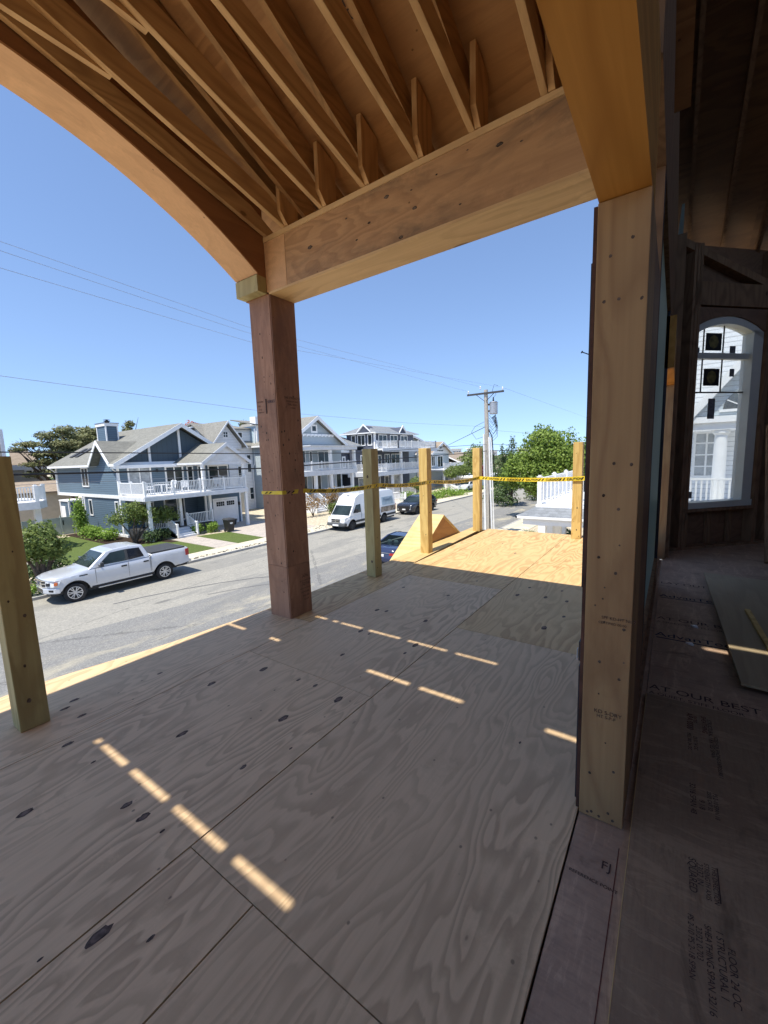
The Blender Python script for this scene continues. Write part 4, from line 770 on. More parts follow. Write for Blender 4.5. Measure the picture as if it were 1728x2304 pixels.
# bin
bn = thing('wheelie_bin', 'black wheeled rubbish bin on the blue house driveway', 'bin', (19.5, 28.9, Z0+.03)); m = MB()
def taper(m, cx, cy_, z0, z1, w0, w1, d0, d1): m.add([(cx-w0, cy_-d0, z0), (cx+w0, cy_-d0, z0), (cx+w0, cy_+d0, z0), (cx-w0, cy_+d0, z0), (cx-w1, cy_-d1, z1), (cx+w1, cy_-d1, z1), (cx+w1, cy_+d1, z1), (cx-w1, cy_+d1, z1)], [(0, 3, 2, 1), (4, 5, 6, 7), (0, 1, 5, 4), (1, 2, 6, 5), (2, 3, 7, 6), (3, 0, 4, 7)])
z = Z0+.05; taper(m, 19.5, 28.9, z+.05, z+.95, .24, .32, .26, .34); m.box(19.16, 19.84, 28.52, 28.6, z+.86, z+.95); m.build('body', M['black'], bn, bevel=.01)
m = MB(); taper(m, 19.5, 28.9, z+.96, z+1.06, .36, .30, .40, .32); m.tube([(19.2, 29.34, z+.95), (19.8, 29.34, z+.95)], .025, 6); m.build('lid', M['dark'], bn); m = MB(); m.lathe((19.24, 29.12, z+.1), [(0, -.03), (.12, -.03), (.12, .03), (0, .03)], 'x', 12); m.lathe((19.76, 29.12, z+.1), [(0, -.03), (.12, -.03), (.12, .03), (0, .03)], 'x', 12); m.build('wheel', M['rubber'], bn)
m = MB(); m.poly([(19.5+.14*math.cos(t), 28.578, z+.70+.09*math.sin(t)) for t in np.linspace(0, 6.28, 13)[:-1]][::-1]); m.build('emblem', M['white'], bn)
# planter
pl = thing('flower_pot', 'grey flower pot beside the blue house garage', 'pot', (22.0, 31.9, Z0)); MB().lathe((22.0, 31.9, Z0+.03), [(0, 0), (.2, 0), (.3, .42), (.33, .42), (.33, .48), (.26, .48), (.24, .40), (0, .40)], n=14).build('pot', M['dark'], pl)
# fence beside the blue house
fc = thing('side_fence', 'pale grey green privacy fence at the rear corner of the blue house', 'fence', (11.5, 41.6, Z0)); M['fence'] = plain('grey_green_fence', (.34, .40, .37), .6)
box('panel', M['fence'], 9.8, 12.3, 41.55, 41.62, Z0, -2.55, fc); box('panel', M['fence'], 12.4, 14.2, 41.55, 41.62, Z0, -2.55, fc); box('fence_post', M['fence'], 12.3, 12.4, 41.5, 41.66, Z0, -2.4, fc); box('gate_latch', M['black'], 12.45, 12.5, 41.48, 41.55, -3.2, -2.8, fc)
# =============== white house beside it (behind the column)
wh = thing('white_house', 'white clapboard house with steep gable and pale blue corner tower, left of the plywood column', 'house', (27, 45, Z0))
box('wall', M['whites'], 26.4, 31.4, 40.4, 54, Z0, 3.35, wh); box('tower', M['lblue'], 31.38, 38.5, 39.7, 52, Z0+.5, 5.6, wh); box('foundation', M['brick'], 31.3, 38.4, 39.5, 40, Z0, Z0+.55, wh)
m = MB(); m.box(31.3, 31.5, 39.62, 39.8, Z0+.45, 5.5); m.box(31.2, 38.7, 39.5, 39.75, 5.45, 5.7); m.box(26.2, 31.38, 40.2, 40.42, 3.1, 3.35); m.tube([(31.25, 39.9, 5.3), (31.1, 40.1, 1.3), (30.9, 40.2, .9), (30.9, 40.3, -3.8)], .06, 6); m.box(31.0, 31.6, 39.3, 40.3, 5.7, 6.6); m.build('trim', M['white'], wh)
m = MB(); slab(m, [(26.0, 40.0, 3.35), (31.35, 40.0, 3.35), (31.35, 44.2, 6.0), (26.0, 44.2, 6.0)], .12); slab(m, [(26.0, 44.2, 6.0), (31.35, 44.2, 6.0), (31.35, 54, 3.3), (26.0, 54, 3.3)], .12); slab(m, [(31.0, 39.3, 5.75), (38.8, 39.3, 5.75), (37, 44, 6.6), (31.0, 44, 6.6)], .12); m.build('roof', M['shgreen'], wh)
gable_y(wh, 25.1, 29.6, 39.2, 45, 3.2, 5.95, 'shgreen', rake=.22); gwall_y(wh, 'whites', 25.5, 29.2, 39.75, 3.0, 3.4, 5.6)
m = MB(); m.ext([(26.4, 40.42, 3.2), (26.4, 53.9, 3.2), (26.4, 44.2, 5.85)], (.2, 0, 0)); m.build('gable_wall', M['whites'], wh)
m = MB(); m.box(28.9, 31.36, 40.9, 43.6, 3.6, 5.25); m.build('dormer', M['whites'], wh); m = MB(); slab(m, [(28.6, 40.6, 5.25), (31.37, 40.6, 5.35), (31.37, 44.4, 5.95), (28.6, 44.4, 5.95)], .12); m.build('dormer_roof', M['shgreen'], wh)
box('rear_dormer', M['whites'], 25.0, 26.6, 44.0, 50.5, 3.0, 5.2, wh)
m = MB(); slab(m, [(24.6, 43.7, 5.2), (26.8, 43.7, 5.75), (26.8, 50.8, 5.75), (24.6, 50.8, 5.2)], .12); m.build('rear_dormer_roof', M['white'], wh)
window(wh, 'y', 39.75, 26.95, 27.6, 4.15, 4.85, 2, 2, .08); window(wh, 'y', 40.9, 29.6, 30.3, 4.2, 4.95, 1, 1, .1); window(wh, 'x', 25.0, 44.8, 45.6, 3.9, 4.7)
window(wh, 'y', 40.4, 30.2, 30.85, .25, 2.35, 1, 2); window(wh, 'y', 40.4, 27.0, 27.75, -1.1, 1.1, 1, 2); window(wh, 'y', 40.4, 28.9, 29.5, -1.1, 1.1, 1, 2); window(wh, 'y', 40.4, 30.3, 30.95, -2.9, -1.4, 1, 2)
box('side_steps', M['tans'], 27.2, 28.8, 38.8, 40.4, Z0, -1.9, wh); railing(wh, (27.3, 38.9), (28.7, 38.9), -1.9, .95, .15, 2)
# =============== grey gabled house
gh = thing('grey_house', 'grey gabled house with broad white two level porch behind the white van', 'house', (35, 37, Z0))
box('wall', M['greys'], 31.1, 40.6, 35.0, 48, Z0, 3.3, gh); gwall_y(gh, 'greys', 31.1, 40.7, 34.9, 3.28, 3.35, 6.2)
gable_y(gh, 30.7, 41.1, 34.2, 48.4, 3.30, 6.55, 'shgreen', rake=.42)
m = MB(); m.box(32.8, 39.1, 34.72, 34.9, 4.28, 4.5)
for x in np.arange(33.1, 39, .62): m.box(x, x+.14, 34.62, 34.72, 4.18, 4.4)
m.box(31.0, 31.25, 34.85, 35.1, Z0, 3.3); m.build('gable_band', M['white'], gh)
window(gh, 'y', 34.9, 35.3, 36.35, 4.62, 5.6, 1, 1, .2); window(gh, 'x', 31.1, 36, 37, -1.5, 0); window(gh, 'y', 35.0, 33.6, 34.3, .35, 2.6, 1, 1); window(gh, 'y', 35.0, 34.9, 35.4, .35, 2.5, 1, 1); window(gh, 'y', 35.0, 36.3, 38.6, .35, 2.5, 2, 1, .12, nm='sliding_door'); window(gh, 'y', 35.0, 32.2, 33.0, 3.0, 4.0)
for x in (32.2, 34.5): window(gh, 'y', 35.0, x+.6, x+2.2, -2.5, -.2, 2, 1, .1)
window(gh, 'y', 35.0, 37.8, 39.2, -2.3, -.3, 1, 1, .12, gl='curtain'); window(gh, 'y', 35, 39.4, 40.4, -2.5, -.3)
dk = box('balcony_floor', M['white'], 30.2, 39.3, 31.5, 35.0, .10, .28, gh); box('balcony_fascia', M['soffit'], 30.18, 39.32, 31.44, 31.56, -.22, .30, dk); box('porch_ceiling', M['soffit'], 30.4, 39.1, 31.6, 35, .0, .09, dk)
railing(gh, (30.3, 31.55), (34.8, 31.55), .28, .92, .13, 4); railing(gh, (35.0, 31.55), (39.2, 31.55), .28, .92, .13, 4); railing(gh, (30.3, 34.8), (30.3, 31.6), .28, .92, .15, 2)
for x, a, b in ((34.9, .28, 2.5), (39.1, .28, 2.5), (30.4, -2.65, 0), (32.4, -2.65, 0), (34.9, -2.65, 0), (38.6, -2.65, 0)): box('porch_post', M['white'], x-.16, x+.16, 31.55, 31.85, a, b, gh)
m = MB(); m.box(31.7, 39.4, 31.4, 35, 2.55, 2.95); m.box(31.5, 39.6, 31.3, 35, 2.95, 3.03); m.build('balcony_roof', M['soffit'], gh)
m = MB(); m.box(32.4, 39.2, 31.45, 35, -3.0, -2.65); gp = m.build('ground_porch', M['soffit'], gh); box('porch_base', M['greys'], 32.45, 39.15, 31.6, 35, Z0, -3.0, gp)
railing(gh, (32.5, 31.6), (34.8, 31.6), -2.65, .9, .13, 2); railing(gh, (35.0, 31.6), (38.5, 31.6), -2.65, .9, .13, 3)
m = MB()
for k in range(7): m.box(30.5+.0, 32.2, 29.9+.27*k, 31.9, Z0+.19*k, Z0+.19*(k+1))
m.build('steps', M['soffit'], gh); railing(gh, (32.2, 29.9), (32.2, 31.7), Z0+.15, .95, .13, 2, z2=-2.65, pw=.2); railing(gh, (30.5, 29.9), (30.5, 31.7), Z0+.15, .95, .13, 2, z2=-2.65)
m = MB(); slab(m, [(40.4, 36, 3.2), (47, 36, 3.2), (47, 41, 5.0), (40.4, 41, 5.0)], .14); m.build('rear_roof', M['shw'], gh)
# =============== charcoal house with glazed cupola
ch_ = thing('charcoal_house', 'charcoal house with white decks and a glazed rooftop room under twin small gables', 'house', (49, 38, Z0))
box('wall', M['charcoal'], 43.5, 58, 35.5, 47, Z0, 2.6, ch_); box('wing_wall', M['charcoal'], 41.0, 46.6, 36.2, 40, -.6, 2.6, ch_)
cp = box('rooftop_room', M['charcoal'], 46.6, 57, 34, 39.0, 2.7, 4.95, ch_)
m = MB(); x0, x1, y0, y1 = 46.0, 57.7, 33.4, 39.7; rx0, rx1 = 48.0, 55.4; ym = 36.5; ze, zr = 4.98, 6.15
m.add([(x0, y0, ze), (x1, y0, ze), (x1, y1, ze), (x0, y1, ze), (rx0, ym, zr), (rx1, ym, zr)], [(0, 1, 5, 4), (1, 2, 5), (2, 3, 4, 5), (3, 0, 4), (0, 3, 2, 1)]); rf = m.build('roof', M['shw'], ch_); m = MB(); m.box(x0-.03, x1+.03, y0-.03, y1+.03, 4.84, 4.97); m.box(46.5, 46.75, 33.9, 34.1, 2.7, 4.9)
for y in (35.3,):
    for a in (34.2, 36.6): m.ext([(45.9, a, 4.95), (45.9, 35.4, 5.95), (45.9, 35.4, 6.15), (45.9, a, 5.12)], (.12, 0, 0))
for a in (52.0, 54.0): m.ext([(a, 33.3, 4.95), (53.0, 33.3, 5.95), (53.0, 33.3, 6.15), (a, 33.3, 5.12)], (0, .12, 0))
m.build('eave_trim', M['white'], rf); m = MB(); m.ext([(46.0, 34.4, 4.97), (46.0, 36.4, 4.97), (46.0, 35.4, 5.9)], (1.9, 0, 0)); m.ext([(52.1, 33.42, 4.97), (53.9, 33.42, 4.97), (53.0, 33.42, 5.9)], (0, 2.4, 0)); m.build('small_gable', M['charcoal'], rf)
for a, b in ((34.4, 35.2), (35.6, 37.0), (37.3, 38.1)): window(ch_, 'x', 46.6, a, b, 3.2, 4.75, 2 if b-a > 1 else 1, 1, .1)
for a, b in ((47.5, 49.6), (50.4, 52.4), (53.2, 55.2)): window(ch_, 'y', 34.0, a, b, 2.95, 4.7, 2, 1, .1)
ud = box('upper_deck', M['white'], 45.6, 61, 32, 35.5, 2.50, 2.70, ch_); box('upper_fascia', M['soffit'], 45.5, 61.1, 31.9, 32.0, 2.25, 2.72, ud)
railing(ch_, (49.6, 32.1), (60.9, 32.1), 2.70, 1.05, .16, 7, bw_=.05); railing(ch_, (46.7, 33.7), (49.6, 32.1), 2.70, 1.05, .16, 2, bw_=.05); railing(ch_, (60.9, 32.1), (60.9, 35.4), 2.70, 1.05, .16, 2)
box('mid_band', M['white'], 41.0, 46.6, 36.0, 36.2, 2.2, 2.6, ch_)
ld = MB().ext([(41.5, 34.8, -.55), (44.2, 32.0, -.55), (55.6, 32.0, -.55), (55.6, 36, -.55), (41.5, 36, -.55)], (0, 0, .15)).build('lower_deck', M['white'], ch_); m = MB(); m.ext([(41.5, 34.8, -.95), (44.2, 32.0, -.95), (44.2, 31.94, -.95), (41.45, 34.74, -.95)], (0, 0, .55)); m.box(44.2, 55.6, 31.93, 32.0, -.95, -.4); m.build('lower_fascia', M['soffit'], ld)
railing(ch_, (44.3, 32.1), (55.5, 32.1), -.40, 1.05, .16, 6, bw_=.05); railing(ch_, (41.6, 34.8), (44.2, 32.15), -.40, 1.05, .16, 2, bw_=.05)
for x, a, b in ((48.1, Z0, -.6), (50.4, Z0, -.6), (55.4, Z0, -.6), (50.5, -.4, 2.5), (55.38, -.4, 2.5)): box('porch_post', M['white'], x-.16, x+.16, 32.1, 32.4, a, b, ch_)
for a, b in ((45.2, 47.2), (48.6, 50.2)): window(ch_, 'y', 35.5, a, b, .0, 1.9, 2, 1, .14)
for a, b in ((51.0, 52.4), (52.8, 55.2)): window(ch_, 'y', 35.5, a, b, -.3, 2.0, 2, 1, .12)
for a, b, c in ((44.5, 46.2, 'curtain'), (48.2, 49.8, 'curtain'), (50.8, 52, 'glass'), (53.4, 55.2, 'curtain')): window(ch_, 'y', 35.5, a, b, -2.9, -1.2, 1, 1, .14, gl=c)
window(ch_, 'x', 41.0, 37, 38, .2, 1.8); window(ch_, 'y', 36.2, 42.1, 42.8, .2, 1.8, 1, 1, .2); railing(ch_, (44.2, 30.6), (47.6, 30.6), -3.3, 1.0, .14, 2); railing(ch_, (47.6, 30.6), (49.4, 29.2), -3.3, .95, .14, 2, z2=Z0); box('entry_deck', M['soffit'], 43.6, 47.7, 30.6, 35.5, Z0, -3.3, ch_)
# white deck chairs on the charcoal house
for k, (x, y, rz) in enumerate([(46.2, 32.9, .4), (47.6, 32.9, -.3), (48.9, 33.0, .1)]):
    chair(x, y, -.40, rz, 'white', ('left', 'middle', 'right')[k]+' white chair of the three on the lower deck of the charcoal house', 'chairs on the charcoal house deck')
# =============== farther tan roofed house
th = thing('tan_roof_house', 'pale house with tan shingle roof and arched gable window, left of the utility pole', 'house', (68, 38, Z0))
box('wall', M['greys'], 64.5, 72, 35.2, 48, Z0, 2.0, th); box('rear_block', M['greys'], 58.8, 68.5, 38, 50, Z0, 3.6, th)
gable_y(th, 64.0, 72.6, 34.4, 46, 1.95, 4.0, 'sht', rake=.4); gwall_y(th, 'whites', 64.5, 72.1, 35.1, 1.9, 2.1, 3.75); gable_y(th, 57.6, 70.5, 38, 52, 3.5, 5.15, 'sht', rake=.35); gwall_y(th, 'greys', 58.6, 69.6, 38.6, 3.4, 3.6, 4.9)
window(th, 'y', 35.1, 67.0, 69.6, 2.15, 2.6, 4, 1, .1); window(th, 'y', 35.2, 67.3, 69.5, -.7, 1.5, 2, 1, .15, nm='sliding_door'); window(th, 'y', 35.2, 65.0, 66.4, -.4, 1.5, 2, 1, .12)
m = MB(); m.poly([(68.3+.5*math.cos(a), 35.06, 2.75+.55*math.sin(a)) for a in np.linspace(math.pi, 0, 9)][::1]); m.build('arched_window', M['glass'], th)
dd = box('balcony_floor', M['white'], 62.6, 76.2, 31.5, 35.2, -1.1, -.85, th); railing(th, (62.8, 31.6), (76.0, 31.6), -.85, 1.0, .18, 6, bw_=.06); railing(th, (76.0, 31.6), (76.0, 35), -.85, 1.0, .18, 2, bw_=.06)
for x in (63.2, 67.0, 75.6): box('porch_post', M['white'], x-.15, x+.15, 31.7, 32, Z0, -1.1, th)
# distant rows
D2 = [('distant_house', 'low weathered roof with pale walls between the tan roofed house and the utility pole', 100, 42, 17, 10, -.2, 2.2, 'sht'), ]
for nm, lb, x, y, w, d, ze, zr, rf_ in D2:
    t = thing(nm, lb, 'house', (x, y, Z0)); box('wall', M['tans'], x-w/2, x+w/2, y, y+d, Z0, ze, t); gable_x(t, x-w/2-.4, x+w/2+.4, y-.4, y+d+.4, ze, zr, rf_)
rr = random.Random(5)
for k in range(9):
    x = 230+k*24+rr.uniform(-4, 4); y = 118+rr.uniform(-6, 20)-k*7; h = rr.uniform(3.4, 5.5)
    t = thing('distant_beach_house', ('pale flat roofed beach house on the far skyline, number '+['one', 'two', 'three', 'four', 'five', 'six', 'seven', 'eight', 'nine'][k]+' counted from the left') , 'house', (x, y, Z0), 'houses along the far skyline')
    box('wall', M['whites'], x, x+17, y, y+10, Z0, h, t); box('roof', M['white'], x-.6, x+17.6, y-.6, y+10.6, h, h+.5, t)
    m = MB()
    for q in range(5): m.box(x-.03, x, y+.8+q*1.8, y+1.9+q*1.8, h-2.6, h-1.2)
    for q in range(5): m.box(x+1+q*3, x+2.6+q*3, y-.03, y, h-2.6, h-1.2)
    m.build('window', M['glass'], t)
# left background: balcony house at the left edge, pale house, tan garage
lb_ = thing('left_balcony', 'white balcony of a neighbouring house seen over the small tree at the left edge', 'balcony', (8, 36, Z0)); dd = box('balcony_floor', M['soffit'], 2.5, 9.1, 34, 40, -1.1, -.62, lb_); railing(lb_, (2.6, 34.1), (9.0, 34.1), -.60, .95, .15, 2, bw_=.05, pw=.2, caps=False); railing(lb_, (9.0, 34.15), (9.75, 35.4), -.60, .95, .13, 2, bw_=.05, pw=.18); MB().ext([(9.1, 34, -1.1), (9.85, 35.3, -1.1), (9.85, 40, -1.1), (9.1, 40, -1.1)], (0, 0, .48)).build('balcony_corner', M['soffit'], lb_); box('balcony_post', M['soffit'], 9.0, 9.35, 34.9, 35.2, Z0, -1.1, lb_); box('wall', M['whites'], 1, 6.5, 39, 46, Z0, 3.5, lb_)
t = thing('tan_garage', 'plain tan garage wall with brown roof behind the left balcony', 'garage', (12, 50, Z0)); box('wall', M['tans'], 8.5, 16.0, 50, 58, Z0, -.62, t); m = MB(); slab(m, [(8, 49.6, -.7), (16.3, 49.6, -.7), (16.3, 54, .25), (8, 54, .25)], .15); m.build('roof', M['sht'], t)
t = thing('rear_house', 'pale rear house with weathered roof, half hidden by the pine at the left', 'house', (16, 66, Z0)); box('wall', M['tans'], 14.9, 18.8, 66, 74, Z0, 1.5, t); window(t, 'y', 66, 16.6, 17.5, .6, 1.5, 1, 1, .18); m = MB(); slab(m, [(15.4, 65.9, 2.1), (18.5, 65.9, 2.1), (17.9, 69, 4.05), (16.1, 69, 4.05)], .12); m.build('roof', M['sht'], t); box('band', M['white'], 14.7, 19, 65.8, 66, 1.45, 2.05, t); box('lower_roof', M['dark'], 13.5, 19.2, 62, 65, -.1, .12, t); box('lower_wall', M['tans'], 13.6, 19, 62.2, 65, Z0, -.1, t)
t = thing('tall_grey_house', 'tall grey house cut off by the left edge of the photo', 'house', (8, 56, Z0)); box('wall', M['tans'], 5, 12.7, 56, 66, Z0, 5.5, t); box('corner_trim', M['soffit'], 12.5, 12.8, 55.9, 56.2, Z0, 5.6, t)
# small shed / white garage beyond the pole
t = thing('white_garage', 'low white garage wall beyond the far lawn, behind the utility pole', 'garage', (72, 27, Z0)); box('wall', M['white'], 69, 80, 27.6, 34, Z0, -2.6, t); box('roof', M['white'], 68.7, 80.3, 27.3, 34.3, -2.6, -2.3, t)
# picket fences
def picket(p0, p1, z, label, h=1.0):
    t = thing('picket_fence', label, 'fence', (p0[0], p0[1], z)); p0 = Vector((*p0, z)); p1 = Vector((*p1, z)); d = p1-p0; n = int(d.length/.17); m = MB(); e = d.normalized()*.05
    for i in range(n+1):
        q = p0+d*(i/n); m.ext([q-e, q+e, q+e+Vector((0, 0, h)), q+Vector((0, 0, h+.1)), q-e+Vector((0, 0, h))], (-e.y*.5, e.x*.5, 0))
    m.build('pickets', M['white'], t); m = MB(); m.bar(p0+Vector((0, 0, .25)), p1+Vector((0, 0, .25)), .04, .09); m.bar(p0+Vector((0, 0, .8)), p1+Vector((0, 0, .8)), .04, .09); m.build('rails', M['white'], t)
    for q in (p0, p1): m = MB(); m.box(q.x-.08, q.x+.08, q.y-.08, q.y+.08, z, z+h+.2); m.build('fence_post', M['white'], t)
picket((36.2, 28.4), (40.2, 25.2), Z0, 'white picket fence just right of the parked white van', 1.25); picket((61, 30.5), (53.6, 24.8), Z0, 'white picket fence beyond the low green hedge'); picket((7.0, 26.6), (7.6, 28.8), Z0, 'short white picket fence behind the small tree at the left', 1.1)
# =============== vehicles
def car_paint(name, c, rough=.25, metal=0.0): return plain(name, c, rough, .5, metal, var=.015, coat=.8)
M['silver'] = car_paint('silver_paint', (.60, .62, .66), .3, .25); M['vanw'] = car_paint('van_white', (.80, .81, .82)); M['suvb'] = car_paint('black_paint', (.018, .02, .026)); M['blue'] = car_paint('navy_paint', (.022, .03, .075))
M['lamp'] = plain('headlight_lens', (.62, .64, .66), .12, .8); M['red'] = plain('tail_light', (.42, .02, .02), .2, .7); M['amber'] = plain('amber_lens', (.6, .14, .03), .2, .7); M['alloy'] = plain('alloy_wheel', (.62, .63, .65), .28, .5, .6)
M['cargl'] = glass('car_glass', (.02, .03, .03), .04); M['privacy'] = glass('privacy_glass', (.01, .01, .013), .06)
def lerp(P, x):
    if x <= P[0][0]: return P[0][1]
    for (a, b), (c, d) in zip(P, P[1:]):
        if x <= c: return b+(d-b)*(x-a)/(c-a)
    return P[-1][1]
def shell(par, mat, L, top, wid, sill, arches, ar, name='body', crown=.03, zmid=.75):
    xs = sorted(set([round(x, 3) for x in np.arange(0, L+.001, .06)]+[L])); secs = []
    for x in xs:
        zt, w = lerp(top, x), lerp(wid, x); zb = lerp(sill, x)
        for xc in arches:
            d = abs(x-xc)
            if d < ar: zb = max(zb, .40+math.sqrt(ar*ar-d*d))
        zb = min(zb, zt-.12); h = zt-zb
        half = [(w-.05 if zb < .6 else w+.012, zb), (w+(.0 if zb < .6 else .016), zb+h*.12), (w, zb+h*.45), (w-.012, zb+h*.72), (w-.03, zt-.07), (w-.075, zt-.015), (w*.72, zt+crown*.6), (w*.35, zt+crown), (0, zt+crown)]
        secs.append([(x, -y, z) for y, z in half]+[(x, y, z) for y, z in half[-2::-1]])
    n = len(secs[0]); v = [p for s in secs for p in s]; f = []
    for i in range(len(secs)-1):
        for k in range(n-1): f.append((i*n+k, i*n+k+1, (i+1)*n+k+1, (i+1)*n+k))
    f = [q[::-1] for q in f]
    f.append(list(range(n))); f.append([(len(secs)-1)*n+k for k in range(n)][::-1])
    m = MB(); m.add(v, f); o = m.build(name, mat, par, smooth=True)
    es = o.modifiers.new('split', 'EDGE_SPLIT'); es.split_angle = math.radians(38); return o
def green(par, prof, wb, wt, gl, body, name='cab', zb=None, zt=None, gmat='cargl'):
    zb = zb or min(p[1] for p in prof); zt = zt or max(p[1] for p in prof); W = lambda z: wb+(wt-wb)*((z-zb)/(zt-zb))**1.3 if z > zb else wb
    m = MB(); n = len(prof); L = [(x, -W(z), z) for x, z in prof]; Rr = [(x, W(z), z) for x, z in prof]; v = L+Rr; f = []
    for i in range(n-1): f.append((i, n+i, n+i+1, i+1))
    f.append(list(range(n))); f.append([n+i for i in range(n-1, -1, -1)]); m.add(v, f); cab = m.build(name, body, par)
    b = cab.modifiers.new('bevel', 'BEVEL'); b.width = .05; b.segments = 3; b.limit_method = 'ANGLE'; b.angle_limit = math.radians(25)
    for i, nm, i0, i1 in gl:
        (x0, z0), (x1, z1) = prof[i], prof[i+1]; g = MB(); a, c = .08, .93
        p = lambda s, sg, ins: (x0+(x1-x0)*s, sg*(W(z0+(z1-z0)*s)-ins), z0+(z1-z0)*s)
        q = [p(a, -1, .07), p(a, 1, .07), p(c, 1, .09), p(c, -1, .09)]; d = Vector((x1-x0, 0, z1-z0)); nn = Vector((-d.z, 0, d.x)).normalized()*.007; g.ext([Vector(k)+nn*.6 for k in q], nn*.5); g.build(nm, M[gmat], par)
    return W
def sidewin(par, W, pts, mat='cargl', name='side_window', out=.012):
    for sg in (-1, 1):
        m = MB(); m.ext([(x, sg*(W(z)+out-.012), z) for x, z in pts], (0, sg*.016, 0)); m.build(name, M[mat], par)
def wheel(par, x, y, r, w, rim='alloy', spokes=6, steer=0.0, twin=True, rr=.66):
    wt = bpy.data.objects.new('wheel', None)
    sg = -1 if y < 0 else 1; m = MB(); m.lathe((0, 0, 0), [(r*rr, -w/2), (r*.9, -w/2), (r*.97, -w/2+.02), (r, -w/2+.05), (r, w/2-.05), (r*.97, w/2-.02), (r*.9, w/2), (r*rr, w/2)], 'y', 32)
    ty = m.build('wheel', M['rubber'], par, smooth=False); m = MB(); o = sg*w/2
    m.lathe((0, 0, 0), [(r*rr, o), (r*rr*.95, o-.01*sg), (r*rr*.9, o-.10*sg), (.05, o-.10*sg)], 'y', 28); m.build('wheel_barrel', M['dark'], ty)
    m = MB(); m.lathe((0, 0, 0), [(r*rr*1.0, o+.001*sg), (r*rr*.90, o+.004*sg), (r*rr*.90, o-.03*sg)], 'y', 28)
    for k in range(spokes):
        for dd in ((-.10, .10) if twin else (0,)):
            a = 2*math.pi*k/spokes+dd; b = 2*math.pi*k/spokes+dd*1.9; p = Vector((math.cos(a)*.05, o-.03*sg, math.sin(a)*.05)); q = Vector((math.cos(b)*r*rr*.93, o-.008*sg, math.sin(b)*r*rr*.93)); m.bar(p, q, .035 if twin else .06, .02, (0, 1, 0))
    m.lathe((0, 0, 0), [(.075, o-.04*sg), (.07, o-.012*sg), (.0, o-.008*sg)], 'y', 14); m.build('rim', M[rim], ty)
    ty.location = Vector((x, y-sg*w/2, r))-Vector((0, 0, 0)); ty.rotation_euler = (0, 0, steer); return ty
def vbox(par, name, mat, *a, **k): return box(name, M[mat] if isinstance(mat, str) else mat, *a, par, **k)
# ---- pickup
tk = thing('pickup_truck', 'silver crew cab pickup truck with black bed cover parked along the far kerb', 'pickup truck', (5.3, 21.33, G), rz=math.radians(-1.2), local=True)
shell(tk, M['silver'], 5.89, [(0, .98), (.06, 1.08), (.3, 1.15), (1.45, 1.27), (1.6, 1.28), (3.95, 1.30), (4.0, 1.30), (4.08, 1.385), (5.83, 1.40), (5.89, 1.38)], [(.0, .34), (.06, .50), (.14, .68), (.25, .84), (.40, .94), (.6, .99), (.8, 1.0), (5.6, 1.0), (5.82, .985), (5.89, .96)], [(0, .62), (.4, .52), (1.4, .46), (4.2, .46), (5.4, .60), (5.89, .66)], (.96, 4.64), .52)
W = green(tk, [(1.47, 1.27), (2.22, 1.86), (2.55, 1.93), (3.2, 1.955), (3.78, 1.90), (4.03, 1.30)], .95, .75, [(0, 'windshield', 0, 0), (4, 'rear_window', 0, 0)], M['silver'])
sidewin(tk, W, [(1.86, 1.35), (2.42, 1.80), (2.97, 1.825), (2.97, 1.335)]); sidewin(tk, W, [(3.10, 1.335), (3.10, 1.825), (3.62, 1.80), (3.76, 1.38)], 'privacy')
sidewin(tk, W, [(2.975, 1.335), (2.975, 1.825), (3.095, 1.825), (3.095, 1.335)], 'dark', 'door_pillar', .006)
m = MB(); m.box(4.10, 5.76, -.90, .90, 1.40, 1.455); m.build('bed_cover', M['dark'], tk, bevel=.01)
m = MB(); m.box(1.45, 4.1, -.9, .9, .38, .6); m.box(.35, 1.6, -.82, .82, .42, 1.0); m.box(4.0, 5.3, -.82, .82, .45, 1.0); m.box(5.2, 5.8, -.9, .9, .5, .7); m.build('underbody', M['black'], tk)
m = MB(); m.ext([(.0, -.42, .50), (.0, .42, .50), (.10, .68, .50), (.26, .90, .50), (.44, .99, .50), (.44, -.99, .50), (.26, -.90, .50), (.10, -.68, .50)], (0, 0, .26)); bm_ = m.build('front_bumper', M['silver'], tk, bevel=.05); m = MB(); m.box(-.01, .05, -.38, .38, .56, .70); m.ext([(.12, -.70, .58), (.22, -.845, .58), (.26, -.845, .58), (.16, -.70, .58)], (-.02, -.012, .10)); m.ext([(.12, .70, .58), (.22, .845, .58), (.26, .845, .58), (.16, .70, .58)], (-.02, .012, .10)); m.build('bumper_insert', M['black'], bm_); m = MB(); m.ext([(.16, -.62, .5), (.20, -.62, .36), (.5, -.62, .34), (.5, -.62, .52)], (0, 1.24, 0)); m.build('air_dam', M['dark'], bm_)
m = MB(); m.ext([(.0, -.40, .80), (.0, .40, .80), (.07, .56, .80), (.2, .56, .80), (.2, -.56, .80), (.07, -.56, .80)], (0, 0, .27)); gr = m.build('grille', M['black'], tk, bevel=.02); m = MB()
for z in (.79, .925, 1.05): m.ext([(-.015, -.41, z), (-.015, .41, z), (.055, .575, z), (.2, .575, z), (.2, -.575, z), (.055, -.575, z)], (0, 0, .028)); m.build('grille_bar', M['chrome'], gr); m = MB(); m.poly([(-.018, .13*math.cos(t), .94+.06*math.sin(t)) for t in np.linspace(0, 2*math.pi, 21)[:-1]][::-1]); m.build('emblem', plain('emblem_blue', (.03, .06, .2), .3), gr); m = MB(); m.lathe((-.069, 0, .94), [(.0, 0)], 'x', 4); 
